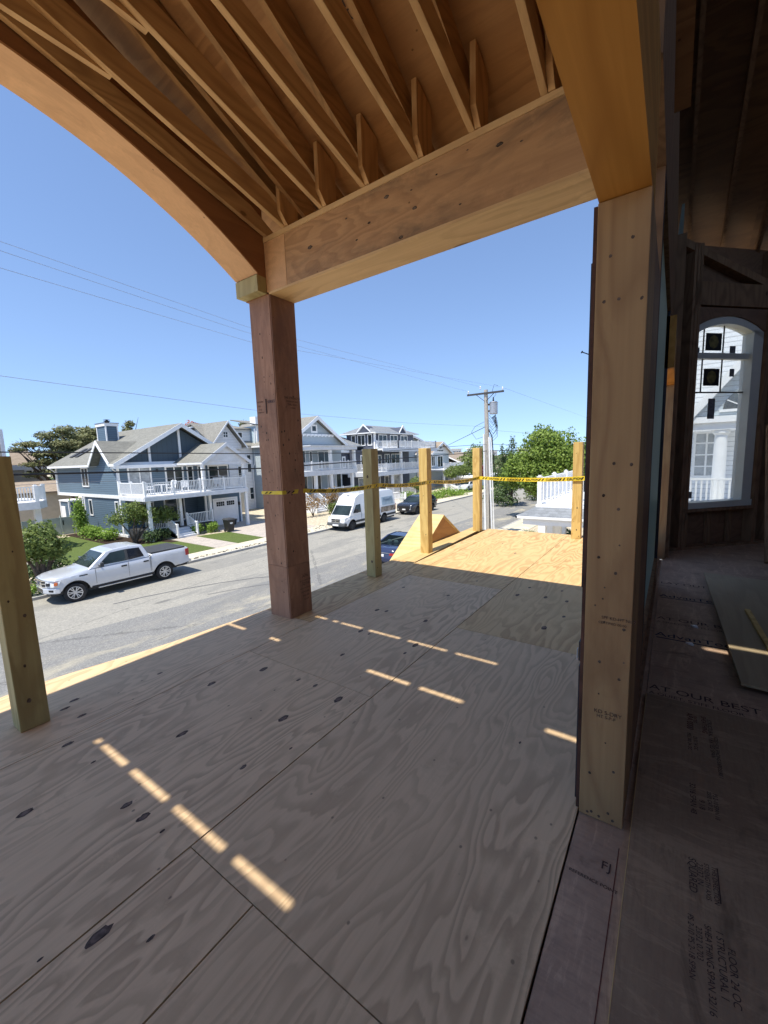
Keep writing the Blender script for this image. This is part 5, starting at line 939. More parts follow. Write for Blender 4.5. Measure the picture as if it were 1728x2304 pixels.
for sg in (-1, 1):
    m = MB(); m.ext([(.075, sg*.59, .80), (.24, sg*.86, .80), (.42, sg*.96, .86), (.50, sg*.975, 1.04), (.25, sg*.86, 1.07), (.09, sg*.59, 1.06)], (-.03, sg*.022, 0)); m.build('headlight', M['lamp'], tk); m = MB(); m.ext([(.09, sg*.64, .86), (.165, sg*.76, .86), (.175, sg*.76, .98), (.10, sg*.64, .98)], (-.045, sg*.03, 0)); m.build('headlight_insert', M['black'], tk); m = MB(); m.ext([(.27, sg*.885, .86), (.37, sg*.945, .86), (.38, sg*.95, .98), (.28, sg*.89, .98)], (-.03, sg*.04, 0)); m.build('turn_signal', M['amber'], tk)
    m = MB(); m.ext([(5.72, sg*.99, 1.0), (5.90, sg*.965, 1.0), (5.90, sg*.965, 1.33), (5.72, sg*.99, 1.33)], (0, sg*.018, 0)); m.box(5.88, 5.91, sg*.80, sg*.965, 1.0, 1.33); m.build('tail_light', M['red'], tk)
    m = MB(); m.box(1.84, 2.0, sg*1.02, sg*1.24, 1.30, 1.50); m.box(1.9, 1.96, sg*.95, sg*1.05, 1.32, 1.36); m.build('mirror', M['dark'], tk, bevel=.02); m = MB(); m.box(1.825, 1.9, sg*1.03, sg*1.235, 1.40, 1.505); m.build('mirror_cap', M['chrome'], tk, bevel=.015)
    for x in (2.75, 3.70): m = MB(); m.box(x, x+.22, sg*.985, sg*1.03, 1.09, 1.15); m.build('door_handle', M['black'], tk)
    m = MB()
    for x in (1.72, 3.04, 3.98): m.box(x, x+.010, sg*.985, sg*1.003, .60, 1.28)
    m.box(4.02, 4.035, sg*.9, sg*1.004, .62, 1.38); m.build('door_seam', M['black'], tk)
    m = MB(); m.box(1.75, 4.0, sg*.90, sg*1.06, .385, .43); m.build('running_board', M['chrome'], tk, bevel=.01); m = MB(); m.box(1.55, 4.1, sg*.93, sg*.998, .44, .52); m.build('sill_trim', M['black'], tk); m = MB(); m.box(1.12, 1.42, sg*.998, sg*1.008, 1.05, 1.10); m.build('fender_badge', M['dark'], tk)
    for x, stv in ((.96, -.32), (4.64, 0)): wheel(tk, x, sg*.98, .405, .27, steer=stv)
m = MB(); m.box(5.86, 6.04, -.92, .92, .55, .74); m.build('rear_bumper', M['chrome'], tk, bevel=.03)
# ---- van
vn = thing('delivery_van', 'white high roof delivery van parked at the far kerb behind the timber post', 'van', (23.85, 21.42, G), local=True)
shell(vn, M['vanw'], 7.05, [(0, .86), (.08, .98), (.5, 1.13), (.9, 1.27), (6.95, 1.30), (7.05, 1.25)], [(0, .80), (.1, .88), (.35, .96), (.8, .985), (6.9, .985), (7.05, .95)], [(0, .40), (7.05, .45)], (.88, 5.2), .47, crown=.05)
W = green(vn, [(.50, 1.12), (1.12, 1.96), (1.22, 2.12), (1.45, 2.52), (1.95, 2.76), (3, 2.82), (6.5, 2.80), (6.82, 2.62), (7.0, 1.9), (7.05, 1.22)], .985, .80, [(0, 'windshield', 0, 0)], M['vanw'], 'cargo_body')
sidewin(vn, W, [(.98, 1.33), (1.42, 1.93), (1.98, 1.97), (1.98, 1.33)]); sidewin(vn, W, [(5.05, 1.50), (5.05, 2.22), (6.62, 2.22), (6.72, 1.50)], plain('pale_blue_graphic', (.36, .46, .52), .25, .6, var=.12, sc=1.5), 'side_graphic') if False else None
M['gblue'] = plain('pale_blue_graphic', (.36, .46, .54), .25, .6, var=.15, sc=1.5); M['gtext'] = plain('graphic_text', (.10, .17, .26), .5); M['reflw'] = plain('brown_reflection', (.30, .24, .19), .2, .8, var=.5, sc=2.2)
sidewin(vn, W, [(4.95, 1.52), (4.95, 2.20), (6.62, 2.20), (6.74, 1.52)], 'gblue', 'side_graphic')
m = MB(); m.box(4.75, 6.95, -.999, -.990, .92, 1.38); m.box(4.75, 6.95, .990, .999, .92, 1.38); m.build('lower_reflection', M['reflw'], vn)  # brown band painted on for the reflection along the lower side
text('side_lettering', "Powell's", .42, frame((5.15, -.985, 1.80), (1, 0, .03), (0, .09, 1)), M['gtext'], vn)
m = MB(); m.box(-.06, .30, -.93, .93, .40, .68); m.build('front_bumper', plain('bumper_grey', (.10, .105, .11), .6), vn, bevel=.08); m = MB(); m.box(-.075, 0, -.30, .30, .42, .55); m.build('licence_plate', M['white'], vn)
m = MB()
for z in (.74, .86): m.box(-.04, .12, -.42, -.03, z, z+.08); m.box(-.04, .12, .03, .42, z, z+.08)
m.build('grille', M['black'], vn); m = MB(); m.box(-.045, .1, -.47, .47, .70, .73); m.box(-.045, .1, -.47, .47, .95, .98); m.box(-.045, .1, -.03, .03, .73, .95); m.box(-.045, .1, -.42, .42, .822, .856); m.build('grille_bar', M['chrome'], vn)
m = MB(); m.box(.60, .80, -.85, -.6, 1.24, 1.255); m.build('hood_vent', M['black'], vn); m = MB(); m.box(1.55, 1.7, -.12, .12, 2.62, 2.66); m.build('roof_lamp', M['dark'], vn)
for sg in (-1, 1):
    m = MB(); m.ext([(-.005, sg*.50, .72), (.06, sg*.86, .74), (.30, sg*.97, .86), (.48, sg*.985, 1.12), (.12, sg*.88, 1.05), (-.0, sg*.50, .98)], (-.01, sg*.014, 0)); m.build('headlight', M['lamp'], vn)
    m = MB(); m.box(1.3, 5.0-.3, sg*.97, sg*1.005, .56, .74); m.box(5.62, 7.0, sg*.97, sg*1.005, .56, .74); m.build('side_cladding', M['dark'], vn); m = MB(); m.box(1.20, 1.32, sg*1.0, sg*1.24, 1.35, 1.66); m.build('mirror', M['black'], vn, bevel=.02)
    m = MB(); m.box(2.02, 2.035, sg*.98, sg*.995, .6, 1.3); m.box(4.6, 4.61, sg*.98, sg*.995, .6, 1.3); m.build('door_seam', M['dark'], vn); m = MB(); m.box(6.99, 7.06, sg*.82, sg*.97, .95, 1.5); m.build('tail_light', M['red'], vn)
    for x in (.88, 5.2): wheel(vn, x, sg*.97, .36, .23, 'dark', 8, twin=False)
m = MB(); m.box(.45, 6.9, -.88, .88, .30, .62); m.box(.45, 6.9, -.8, .8, .5, .9); m.build('underbody', M['black'], vn)
# ---- black suv
sv = thing('dark_suv', 'black sport utility vehicle parked behind the white van', 'suv', (33.4, 21.15, G), rz=math.radians(-1), local=True)
shell(sv, M['suvb'], 4.95, [(0, .86), (.08, 1.0), (.5, 1.10), (1.3, 1.15), (4.6, 1.22), (4.95, 1.05)], [(0, .84), (.1, .92), (.4, .98), (4.5, .99), (4.95, .90)], [(0, .35), (4.95, .42)], (.95, 3.85), .45)
W = green(sv, [(1.15, 1.14), (1.95, 1.64), (2.5, 1.73), (3.9, 1.72), (4.45, 1.60), (4.85, 1.14)], .94, .72, [(0, 'windshield', 0, 0), (4, 'rear_window', 0, 0)], M['suvb'])
sidewin(sv, W, [(1.6, 1.2), (2.05, 1.60), (2.75, 1.64), (2.75, 1.2)]); sidewin(sv, W, [(2.82, 1.2), (2.82, 1.64), (4.1, 1.60), (4.35, 1.22)], 'privacy')
m = MB(); m.box(-.03, .1, -.62, .62, .50, .88); m.build('grille', M['black'], sv); m = MB(); m.box(-.045, 0, -.18, .18, .50, .62); m.build('licence_plate', M['white'], sv); m = MB(); m.box(.3, 4.7, -.9, .9, .28, .5); m.box(.3, 4.7, -.82, .82, .45, .9); m.build('underbody', M['black'], sv)
for sg in (-1, 1):
    m = MB(); m.ext([(-.015, sg*.70, .55), (.05, sg*.74, .55), (.05, sg*.78, .92), (-.0, sg*.74, .92)], (-.02, 0, 0)); m.box(-.02, .05, sg*.62, sg*.74, .54, .60); m.build('headlight', M['lamp'], sv)
    m = MB(); m.box(1.62, 1.76, sg*.95, sg*1.12, 1.18, 1.32); m.build('mirror', M['suvb'], sv, bevel=.02); m = MB(); m.box(4.75, 4.94, sg*.80, sg*.95, .9, 1.05); m.build('tail_light', M['red'], sv)
    for x in (.95, 3.85): wheel(sv, x, sg*.95, .38, .25, 'dark', 5)
# ---- navy sedan on this side, seen from behind
tn = NT('tinted_glass', .05, .6); a_ = tn.n('ShaderNodeBsdfTransparent'); a_.inputs[0].default_value = (.25, .32, .32, 1); b_ = tn.n('ShaderNodeMixShader'); b_.inputs[0].default_value = .25; tn.col((.02, .03, .03)); tn.l(a_.outputs[0], b_.inputs[1]); tn.l(tn.b.outputs[0], b_.inputs[2]); tn.l(b_.outputs[0], tn.t.nodes['Material Output'].inputs[0]); M['tint'] = tn.mat
sd = thing('navy_sedan', 'navy sedan with pale headrests parked below the floor edge, seen from behind', 'car', (21.5, 12.0, G), rz=math.pi, local=True)
shell(sd, M['blue'], 4.85, [(0, .62), (.1, .74), (1.2, .93), (4.0, 1.02), (4.65, 1.02), (4.78, .96), (4.85, .85)], [(0, .72), (.15, .85), (.6, .90), (4.3, .91), (4.85, .80)], [(0, .25), (4.85, .32)], (.92, 3.82), .40)
prof = [(1.15, .94), (1.95, 1.36), (2.5, 1.44), (3.2, 1.40), (4.1, 1.04)]; wb, wt = .84, .62; Wd = lambda z: wb+(wt-wb)*((z-.94)/.5)
m = MB()
for (x0, z0), (x1, z1) in zip(prof[1:3], prof[2:4]): m.add([(x0, -Wd(z0), z0), (x0, Wd(z0), z0), (x1, Wd(z1), z1), (x1, -Wd(z1), z1)], [(0, 1, 2, 3)])
for sg in (-1, 1):
    for p, q in ((0, 1), (3, 4)): a, b = prof[p], prof[q]; m.bar((a[0], sg*Wd(a[1]), a[1]), (b[0], sg*Wd(b[1]), b[1]), .10, .04)
    m.bar((1.95, sg*Wd(1.36), 1.36), (2.5, sg*Wd(1.44), 1.44), .05, .05); m.bar((2.5, sg*Wd(1.44), 1.44), (3.2, sg*Wd(1.40), 1.40), .05, .05)
m.build('roof', M['blue'], sd)
for nm, p, q in (('windshield', 0, 1), ('rear_window', 3, 4)):
    a, b = prof[p], prof[q]; m = MB(); m.add([(a[0], -Wd(a[1])+.05, a[1]), (a[0], Wd(a[1])-.05, a[1]), (b[0], Wd(b[1])-.05, b[1]), (b[0], -Wd(b[1])+.05, b[1])], [(0, 1, 2, 3)]); m.build(nm, M['tint'], sd)
for sg in (-1, 1): m = MB(); m.ext([(1.3, sg*Wd(.98), .98), (2.0, sg*Wd(1.34), 1.34), (2.5, sg*Wd(1.42), 1.42), (3.2, sg*Wd(1.38), 1.38), (3.95, sg*Wd(1.04), 1.04)], (0, sg*.01, 0)); m.build('side_window', M['cargl'], sd)
m = MB()
for y in (-.42, 0, .42): m.blob((3.42, y, 1.10), .07, .15, .10, 12, 8)
m.build('headrest', M['white'], sd, smooth=True); m = MB(); m.box(3.3, 3.5, -.7, .7, .7, 1.03); m.box(3.5, 4.0, -.75, .75, .95, 1.0); m.build('rear_seat', plain('grey_trim', (.25, .25, .25), .8), sd)
m = MB(); m.box(4.78, 4.87, -.55, .55, .80, .83); m.build('chrome_strip', M['chrome'], sd); m = MB(); m.box(4.80, 4.885, -.18, .18, .62, .74); m.build('licence_plate', M['white'], sd); m = MB(); m.box(.3, 4.6, -.8, .8, .2, .4); m.box(.3, 4.6, -.75, .75, .4, .8); m.build('underbody', M['black'], sd)
for sg in (-1, 1):
    m = MB(); m.ext([(4.62, sg*.86, .70), (4.80, sg*.80, .70), (4.80, sg*.80, .84), (4.62, sg*.86, .84)], (0, sg*.03, 0)); m.box(4.78, 4.86, sg*.50, sg*.80, .70, .83); m.build('tail_light', M['red'], sd)
    for x in (.92, 3.82): wheel(sd, x, sg*.88, .33, .22, 'alloy', 5)
m = MB(); m.box(4.6, 4.9, -.82, .82, .35, .62); m.build('rear_bumper', M['blue'], sd, bevel=.06)
# white car far behind the hedge
wc = thing('white_car', 'white car parked on the driveway beyond the picket fence, under the small tree', 'car', (58.6, 26.6, G+.05), local=True)
shell(wc, M['vanw'], 4.5, [(0, .7), (.1, .8), (1.1, .95), (3.9, 1.02), (4.5, .9)], [(0, .75), (.2, .86), (4.3, .88), (4.5, .8)], [(0, .3), (4.5, .3)], (.85, 3.55), .38)
W = green(wc, [(1.0, .95), (1.7, 1.38), (2.3, 1.46), (3.3, 1.42), (4.1, 1.0)], .82, .62, [(0, 'windshield', 0, 0)], M['vanw']); sidewin(wc, W, [(1.4, 1.02), (1.85, 1.34), (3.2, 1.36), (3.7, 1.04)])
for sg in (-1, 1):
    for x in (.85, 3.55): wheel(wc, x, sg*.85, .32, .2, 'alloy', 5)
# =============== vegetation
M['leaf_g'] = leafmat('leaf_green', (0.079, 0.131, 0.032), (0.245, 0.298, 0.079)); M['leaf_y'] = leafmat('leaf_yellow_green', (0.123, 0.228, 0.035), (0.350, 0.490, 0.088)); M['leaf_d'] = leafmat('leaf_dark', (0.038, 0.079, 0.032), (0.123, 0.166, 0.052), .2)
M['leaf_big'] = leafmat('leaf_mid', (0.096, 0.175, 0.032), (0.298, 0.385, 0.070)); M['leaf_red'] = leafmat('leaf_red', (0.280, 0.088, 0.052), (0.595, 0.263, 0.158)); M['leaf_mar'] = leafmat('leaf_maroon', (0.105, 0.021, 0.035), (0.245, 0.052, 0.088)); M['pine'] = leafmat('pine_needles', (.085, .11, .04), (.30, .29, .13), .2); M['leaf_br'] = leafmat('leaf_brown', (0.210, 0.123, 0.070), (0.420, 0.298, 0.140)); M['flower'] = plain('blossom', (.7, .55, .2), .7)
M['bark'] = plain('bark', (.16, .12, .09), .9, .1, var=.3, sc=12, bmp=.5); M['bark_l'] = plain('pale_bark', (.42, .36, .29), .85, .1, var=.2, sc=9)
def crown(par, lobes, n, size, mat, seed, name='crown', elong=1.0, up=.25, fill=.45, core=True):
    rg = np.random.RandomState(seed); lobes = np.array(lobes, dtype=float); vol = (lobes[:, 3]*lobes[:, 4]*lobes[:, 5])**.75; idx = rg.choice(len(lobes), n, p=vol/vol.sum()); L = lobes[idx]
    d = rg.normal(size=(n, 3)); d /= np.linalg.norm(d, axis=1)[:, None]; r = 1-fill*rg.rand(n)**1.6; rough = 1+.16*np.sin(d[:, 0]*7+idx)+.12*np.sin(d[:, 1]*9+idx*2)+.10*np.sin(d[:, 2]*11+idx)
    P = L[:, :3]+d*L[:, 3:6]*(r*rough)[:, None]; q = d+rg.normal(size=(n, 3))*.75+np.array([0, 0, up]); q /= np.linalg.norm(q, axis=1)[:, None]
    a = np.cross(q, rg.normal(size=(n, 3))); a /= np.linalg.norm(a, axis=1)[:, None]; b = np.cross(q, a); s = size*(.6+.8*rg.rand(n))[:, None]
    A = a*s*.5; B = b*s*.5*elong; V = np.stack([P-A*.15-B, P+A-B*.1, P+A*.15+B, P-A+B*.1], 1).reshape(-1, 3); F = np.arange(n*4).reshape(-1, 4); return pts_mesh(name, [M[mat]], V, F, par)
def limbs(par, base, tops, r, mat='bark', seed=1, name='trunk', fork=.45):
    rg = random.Random(seed); m = MB(); base = Vector(base)
    for t in tops:
        t = Vector(t); mid = base.lerp(t, fork)+Vector((rg.uniform(-.08, .08), rg.uniform(-.08, .08), 0))*(t-base).length; mid.x = base.x+(mid.x-base.x)*.6; mid.y = base.y+(mid.y-base.y)*.6
        m.tube([base, base.lerp(mid, .5), mid, mid.lerp(t, .5)+Vector((rg.uniform(-.1, .1), rg.uniform(-.1, .1), 0))*(t-base).length*.5, t], [r, r*.85, r*.62, r*.4, r*.12], 7)
        for k in range(2): e = t+Vector((rg.uniform(-.5, .5), rg.uniform(-.5, .5), rg.uniform(-.1, .3)))*(t-base).length*.35; m.tube([mid.lerp(t, .4+.2*k), e], [r*.3, r*.06], 5)
    return m.build(name, M[mat], par)
def tree(name, label, cat, base, lobes, n, size, mat, seed, r=.12, bark='bark', group=None, **k):
    t = thing(name, label, cat, base, group); L = [(base[0]+l[0], base[1]+l[1], base[2]+l[2], *l[3:]) for l in lobes]; crown(t, L, n, size, mat, seed, **k)
    limbs(t, base, [(l[0], l[1], l[2]) for l in L[:6]], r, bark, seed); return t
def bush(label, base, rx, ry, rz, mat, seed, n=700, size=.10, name='shrub', group=None, **k):
    t = thing(name, label, 'shrub', base, group); rg = random.Random(seed); L = [(base[0], base[1], base[2]+rz*.5, rx, ry, rz*.6)]
    for _ in range(5): a = rg.uniform(0, 6.28); L.append((base[0]+math.cos(a)*rx*.45, base[1]+math.sin(a)*ry*.45, base[2]+rz*rg.uniform(.4, .75), rx*.5, ry*.5, rz*.35))
    crown(t, L, n, size, mat, seed, name='foliage', fill=.7, **k); limbs(t, base, [(l[0], l[1], l[2]) for l in L[1:4]], .03, 'bark', seed, 'stem'); return t
zg = G+.12
tree('street_tree', 'small round street tree in front of the silver pickup truck bonnet, by the left post', 'tree', (5.75, 22.9, zg), [(.1, 0, 2.3, .95, .9, .65), (.6, .1, 1.95, .65, .8, .5), (-.5, .2, 2.0, .7, .8, .5), (.2, -.1, 1.75, .7, .6, .38), (.3, .2, 2.75, .6, .6, .42), (.8, .2, 1.7, .45, .5, .3)], 4600, .11, 'leaf_g', 3, .13)
bush('dark low conifer shrub behind the street tree at the left', (6.3, 25.2, zg), 1.5, 1.0, 1.3, 'leaf_d', 4, 1800, .12); bush('yellow green ground shrub at the foot of the street tree', (5.35, 22.75, zg), .45, .4, .5, 'leaf_y', 5, 450, .08)
tree('yard_tree', 'spreading multi stemmed tree in the blue house front garden', 'tree', (13.4, 31.2, zg), [(.1, 0, 2.45, 1.0, .9, .55), (-.9, .1, 1.9, .7, .8, .5), (1.0, -.1, 2.1, .95, .9, .55), (2.2, -.1, 1.95, .85, .8, .5), (1.6, 0, 1.55, .9, .8, .4), (.4, .3, 1.7, .9, .7, .45), (2.7, -.2, 1.6, .55, .6, .35)], 4200, .115, 'leaf_g', 7, .085, fill=.75)
bush('tall clipped evergreen shrub at the rear corner of the blue house side wall', (13.05, 39.6, zg), .55, .55, 2.75, 'leaf_y', 8, 2200, .13)
for k, (x, y, r, lb) in enumerate([(12.75, 37.6, .62, 'farthest'), (12.8, 36.1, .66, 'middle'), (12.95, 34.4, .80, 'nearest')]): bush(lb+' of three yellow green hydrangea shrubs along the blue house side wall', (x, y, zg), r, r, .95, 'leaf_y', 20+k, 800, .12, group='shrubs along the blue house wall')
for k, (x, y, lb) in enumerate([(14.1, 30.3, 'left'), (15.1, 30.5, 'right')]): bush('dark green shrub below the blue house porch rail, '+lb+' of the pair', (x, y, zg), .55, .5, .9, 'leaf_d', 30+k, 700, .10, group='dark shrubs by the blue house porch')
for k, (x, y, lb) in enumerate([(17.75, 30.5, 'by the steps'), (18.75, 30.1, 'by the bin')]): bush('bright green shrub before the blue house garage, the one '+lb, (x, y, zg), .55, .5, .75, 'leaf_y', 35+k, 650, .11, group='bright shrubs by the blue house steps')
def pine(base, pads, label, seed, n=3000, size=.42, group=None, mat='pine'):
    t = thing('pine_tree', label, 'tree', base, group); L = [(base[0]+p[0], base[1]+p[1], base[2]+p[2], p[3], p[3]*.8, p[4]) for p in pads]
    crown(t, L, n, size, mat, seed, elong=.38, up=.9, fill=.8); limbs(t, base, [(l[0], l[1], l[2]) for l in L], .28, 'bark', seed); return t
rg = random.Random(12)
def pads(w, h0, h1, k, seed):
    g_ = random.Random(seed); out = []
    for i in range(k): f = i/(k-1); ww = w*(1-.55*f); out.append((g_.uniform(-ww, ww)*.75, g_.uniform(-ww, ww)*.5, h0+(h1-h0)*f, w*g_.uniform(.30, .5), .55))
    return out
pine((19.2, 60, zg), [(-4.4, 0, 7.7, .9, .3), (-3.2, .5, 8.3, 1.3, .4), (-3.6, -.5, 6.0, 1.0, .3), (-2.4, 0, 7.2, 1.3, .4), (-1.4, .3, 9.3, 1.5, .5), (.1, 0, 10.0, 1.3, .5), (.3, -.5, 8.4, 1.9, .5), (-1.4, -.6, 5.2, 1.3, .4), (1.6, 0, 9.2, 1.7, .5), (2.4, 0, 7.4, 1.9, .5), (.4, 0, 6.4, 1.9, .5), (-3.4, .2, 4.9, 1.1, .3), (3.2, .4, 9.8, 1.2, .5), (-.2, 0, 4.5, 1.4, .4), (2.0, 0, 5.4, 1.6, .5), (-.8, 0, 8.3, 1.8, .6), (1.2, 0, 8.0, 2.0, .7), (-1.8, .2, 6.3, 1.7, .5), (.8, 0, 7.2, 2.0, .6), (2.8, 0, 8.6, 1.6, .6), (-.9, 0, 7.3, 1.8, .6), (1.4, 0, 6.2, 1.7, .5)], 'large spreading pine behind the blue house at the left', 41, 17000, .36); pine((23.8, 62, zg), [(-2.6, 0, 9.4, 1.8, .6), (-1.4, 0, 10.1, 1.6, .6), (0, 0, 9.7, 2, .7), (1.4, 0, 9.4, 1.6, .6), (-1, 0, 8, 2.4, .7), (1.5, 0, 7.6, 2.2, .7), (0, 0, 6.4, 2.6, .7), (-2, 0, 6.6, 2, .6)], 'dark pine behind the blue house chimney', 42, 6500, .42); pine((29.5, 66, zg), pads(1.6, 6, 11.6, 7, 3), 'slender conifer tip above the blue house ridge', 43, 1800, .4)
tree('red_tree', 'reddish copper leaved tree showing between the blue house gable and the white house', 'tree', (35.3, 60, zg), [(0, 0, 9.2, 2.8, 2.4, 2.0), (-1.8, 0, 8.0, 1.9, 1.8, 1.5), (1.9, 0, 8.2, 1.8, 1.8, 1.5), (0, 0, 10.9, 1.3, 1.2, .9)], 3800, .32, 'leaf_red', 50, .3)
pine((44.8, 60, zg), pads(2.2, 6, 12.0, 8, 6), 'pine tips above the white house roof', 44, 2200, .5)
tree('crape_myrtle', 'leafless looking brownish shrub tree left of the white stairs', 'tree', (28.6, 28.6, zg), [(0, 0, 1.5, .8, .8, .7), (.9, .1, 1.2, .6, .6, .6), (-.8, 0, 1.1, .6, .6, .5)], 700, .12, 'leaf_br', 51, .05); tree('crape_myrtle', 'brownish shrub tree right of the white stairs, above the green shrub', 'tree', (31.0, 28.3, zg), [(0, 0, 2.0, .7, .7, .7), (-.5, .1, 1.4, .6, .6, .5), (.5, 0, 1.5, .6, .6, .5)], 900, .12, 'leaf_br', 52, .05)
bush('round green shrub beside the front of the white van', (31.0, 28.0, zg), .85, .7, 1.15, 'leaf_g', 53, 900, .13); bush('yellow green shrub just behind the white van bonnet', (32.3, 27.8, zg), .7, .6, .85, 'leaf_y', 54, 600, .13)
tree('small_tree', 'small yellow green tree rising behind the white van roof', 'tree', (32.7, 26.2, zg), [(0, 0, 2.2, .75, .7, .5), (.4, 0, 1.8, .6, .6, .4), (-.4, 0, 1.9, .5, .5, .4)], 1300, .12, 'leaf_y', 55, .05, 'bark_l')
bush('feathery green shrub in front of the charcoal house', (42.6, 26.6, zg), 1.0, .9, 1.3, 'leaf_y', 56, 700, .14); tree('yard_shrub_tree', 'grey green small tree by the charcoal house lower deck', 'tree', (47.5, 28.0, zg), [(0, 0, 2.0, 1.0, .9, .8), (.8, 0, 1.5, .8, .7, .6)], 1200, .15, 'leaf_g', 57, .07)
h_ = thing('hedge', 'low spreading green hedge along the pavement right of the black vehicle', 'hedge', (48.5, 25, zg)); crown(h_, [(44.5+k*1.15, 25.9-k*.25, zg+.4+.25*math.sin(k*1.7), 1.2, 1.2, .65) for k in range(8)], 3400, .16, 'leaf_y', 58, name='foliage', fill=.8); limbs(h_, (48.5, 25.2, zg), [(46, 25.6, zg+.5), (51, 24.8, zg+.5)], .04, 'bark', 1, 'stem')
tree('umbrella_tree', 'small tree with a flat spreading crown and pale trunks beside the tan roofed house', 'tree', (60.5, 28.0, zg), [(-1.6, 0, 2.9, 1.7, 1.5, .75), (0, 0, 3.2, 1.8, 1.6, .8), (1.8, 0, 3.0, 1.7, 1.5, .75), (3.2, 0, 2.7, 1.3, 1.2, .6), (-2.6, 0, 2.5, 1.1, 1.0, .5)], 3600, .2, 'leaf_g', 59, .09, 'bark_l')
tree('maroon_tree', 'small maroon leaved tree partly hidden by the utility pole', 'tree', (62.5, 24.9, zg), [(0, 0, 2.8, 1.2, 1.1, 1.0)], 900, .2, 'leaf_mar', 60, .08)
tree('garden_tree', 'dark green tree between the sunlit posts, left of the utility pole', 'tree', (74, 31, zg), [(0, 0, 4.6, 2.6, 2.4, 1.7), (-2, 0, 3.9, 1.8, 1.8, 1.3), (1.6, 0, 6.0, 1.8, 1.8, 1.4)], 3000, .28, 'leaf_g', 61, .2)
tree('big_leafy_tree', 'big round bright green tree over the street, right of the utility pole', 'tree', (36.8, 8.6, zg), [(0, 0, 5.2, 2.5, 2.4, 2.1), (-.6, 1.7, 4.2, 1.9, 1.8, 1.6), (.2, -2.0, 4.5, 2.1, 1.9, 1.7), (0, .6, 6.5, 1.5, 1.4, 1.1), (-.8, 2.9, 3.4, 1.2, 1.1, 1.1), (-1.0, .2, 3.2, 1.9, 1.8, 1.3), (-.6, -1.4, 3.0, 1.6, 1.6, 1.2), (.5, -3.4, 4.3, 1.7, 1.6, 1.7), (.1, 1.0, 2.7, 1.4, 1.3, .9)], 26000, .17, 'leaf_big', 70, .22, fill=.5)
def cedar(base, h, w, label, seed, n=3500, size=.24):
    t = thing('cedar_tree', label, 'tree', base); L = []; g_ = random.Random(seed)
    for k in range(12): f = k/11; ww = w*(1-f*.75); L.append((base[0]+g_.uniform(-.5, .5)*ww, base[1]+g_.uniform(-.5, .5)*ww, base[2]+.5+(h-.6)*f, ww*.6, ww*.6, h*.10))
    crown(t, L, n, size, 'leaf_d', seed, elong=.5, up=.9, fill=.7); limbs(t, base, [(base[0], base[1], base[2]+h*.9), (base[0]+w*.3, base[1], base[2]+h*.6)], .16); return t
cedar((44, 14.2, zg), 6.8, 2.3, 'dark cedar just right of the utility pole', 71); cedar((47.5, 16.6, zg), 6.0, 2.4, 'dark cedar directly behind the utility pole', 72); cedar((50, 13, zg), 7.4, 2.2, 'tall pointed cedar left of the big leafy tree', 73); cedar((70, 18, zg), 7, 3.2, 'far cedar beyond the street bend', 74)
tree('garden_tree', 'mid green tree behind the big leafy tree on its left side', 'tree', (52, 10.5, zg), [(0, 0, 4.6, 2.6, 2.4, 2.2), (-1, 1.5, 3.6, 1.8, 1.8, 1.5)], 3000, .28, 'leaf_g', 75, .2)
bw_ = thing('far_woods', 'band of low distant trees along the horizon beyond the street', 'trees', (140, 60, zg)); bw_['kind'] = 'stuff'; g_ = random.Random(77)
crown(bw_, [(g_.uniform(100, 230), g_.uniform(-30, 110), zg+g_.uniform(1.5, 3.2), g_.uniform(5, 9), g_.uniform(5, 9), g_.uniform(2, 3)) for _ in range(46)]+[(g_.uniform(-10, 160), g_.uniform(85, 135), zg+g_.uniform(1, 3), g_.uniform(6, 10), g_.uniform(4, 7), g_.uniform(2, 3.5)) for _ in range(40)], 14000, 1.0, 'leaf_d', 78, name='foliage'); 
for o in bw_.children: o['kind'] = 'stuff'
# grasses beside the neighbour's porch
def grass_clump(x, y, seed, label, n=90, h=.8):
    g_ = random.Random(seed); t = thing('ornamental_grass', label, 'grass clump', (x, y, zg), 'grass clumps by the neighbour porch'); m = MB()
    for _ in range(n):
        a = g_.uniform(0, 6.28); l = g_.uniform(.3, .7); b = Vector((x+g_.uniform(-.15, .15), y+g_.uniform(-.15, .15), zg)); tip = b+Vector((math.cos(a)*l, math.sin(a)*l, h*g_.uniform(.6, 1))); mid = b.lerp(tip, .55)+Vector((0, 0, .18)); s = Vector((-math.sin(a), math.cos(a), 0))*.014; m.add([b-s, b+s, mid+s, tip, mid-s], [(0, 1, 2, 4), (4, 2, 3)])
    m.build('blades', M['leaf_g'], t)
for k, (x, y) in enumerate([(24.5, 7.6), (22.8, 7.2), (21.4, 6.6), (25.8, 7.2)]): grass_clump(x, y, 90+k, ('farther left', 'left', 'near right', 'farther right')[k]+' clump of ornamental grass below the neighbour porch')
bush('dark shrub under the neighbour porch roof', (24.0, 5.2, zg), 1.2, 1.2, 1.3, 'leaf_d', 95, 1300, .15); bush('low green shrub between the neighbour porch posts', (22.6, 4.0, zg), 1.0, 1.0, 1.0, 'leaf_g', 96, 900, .14)
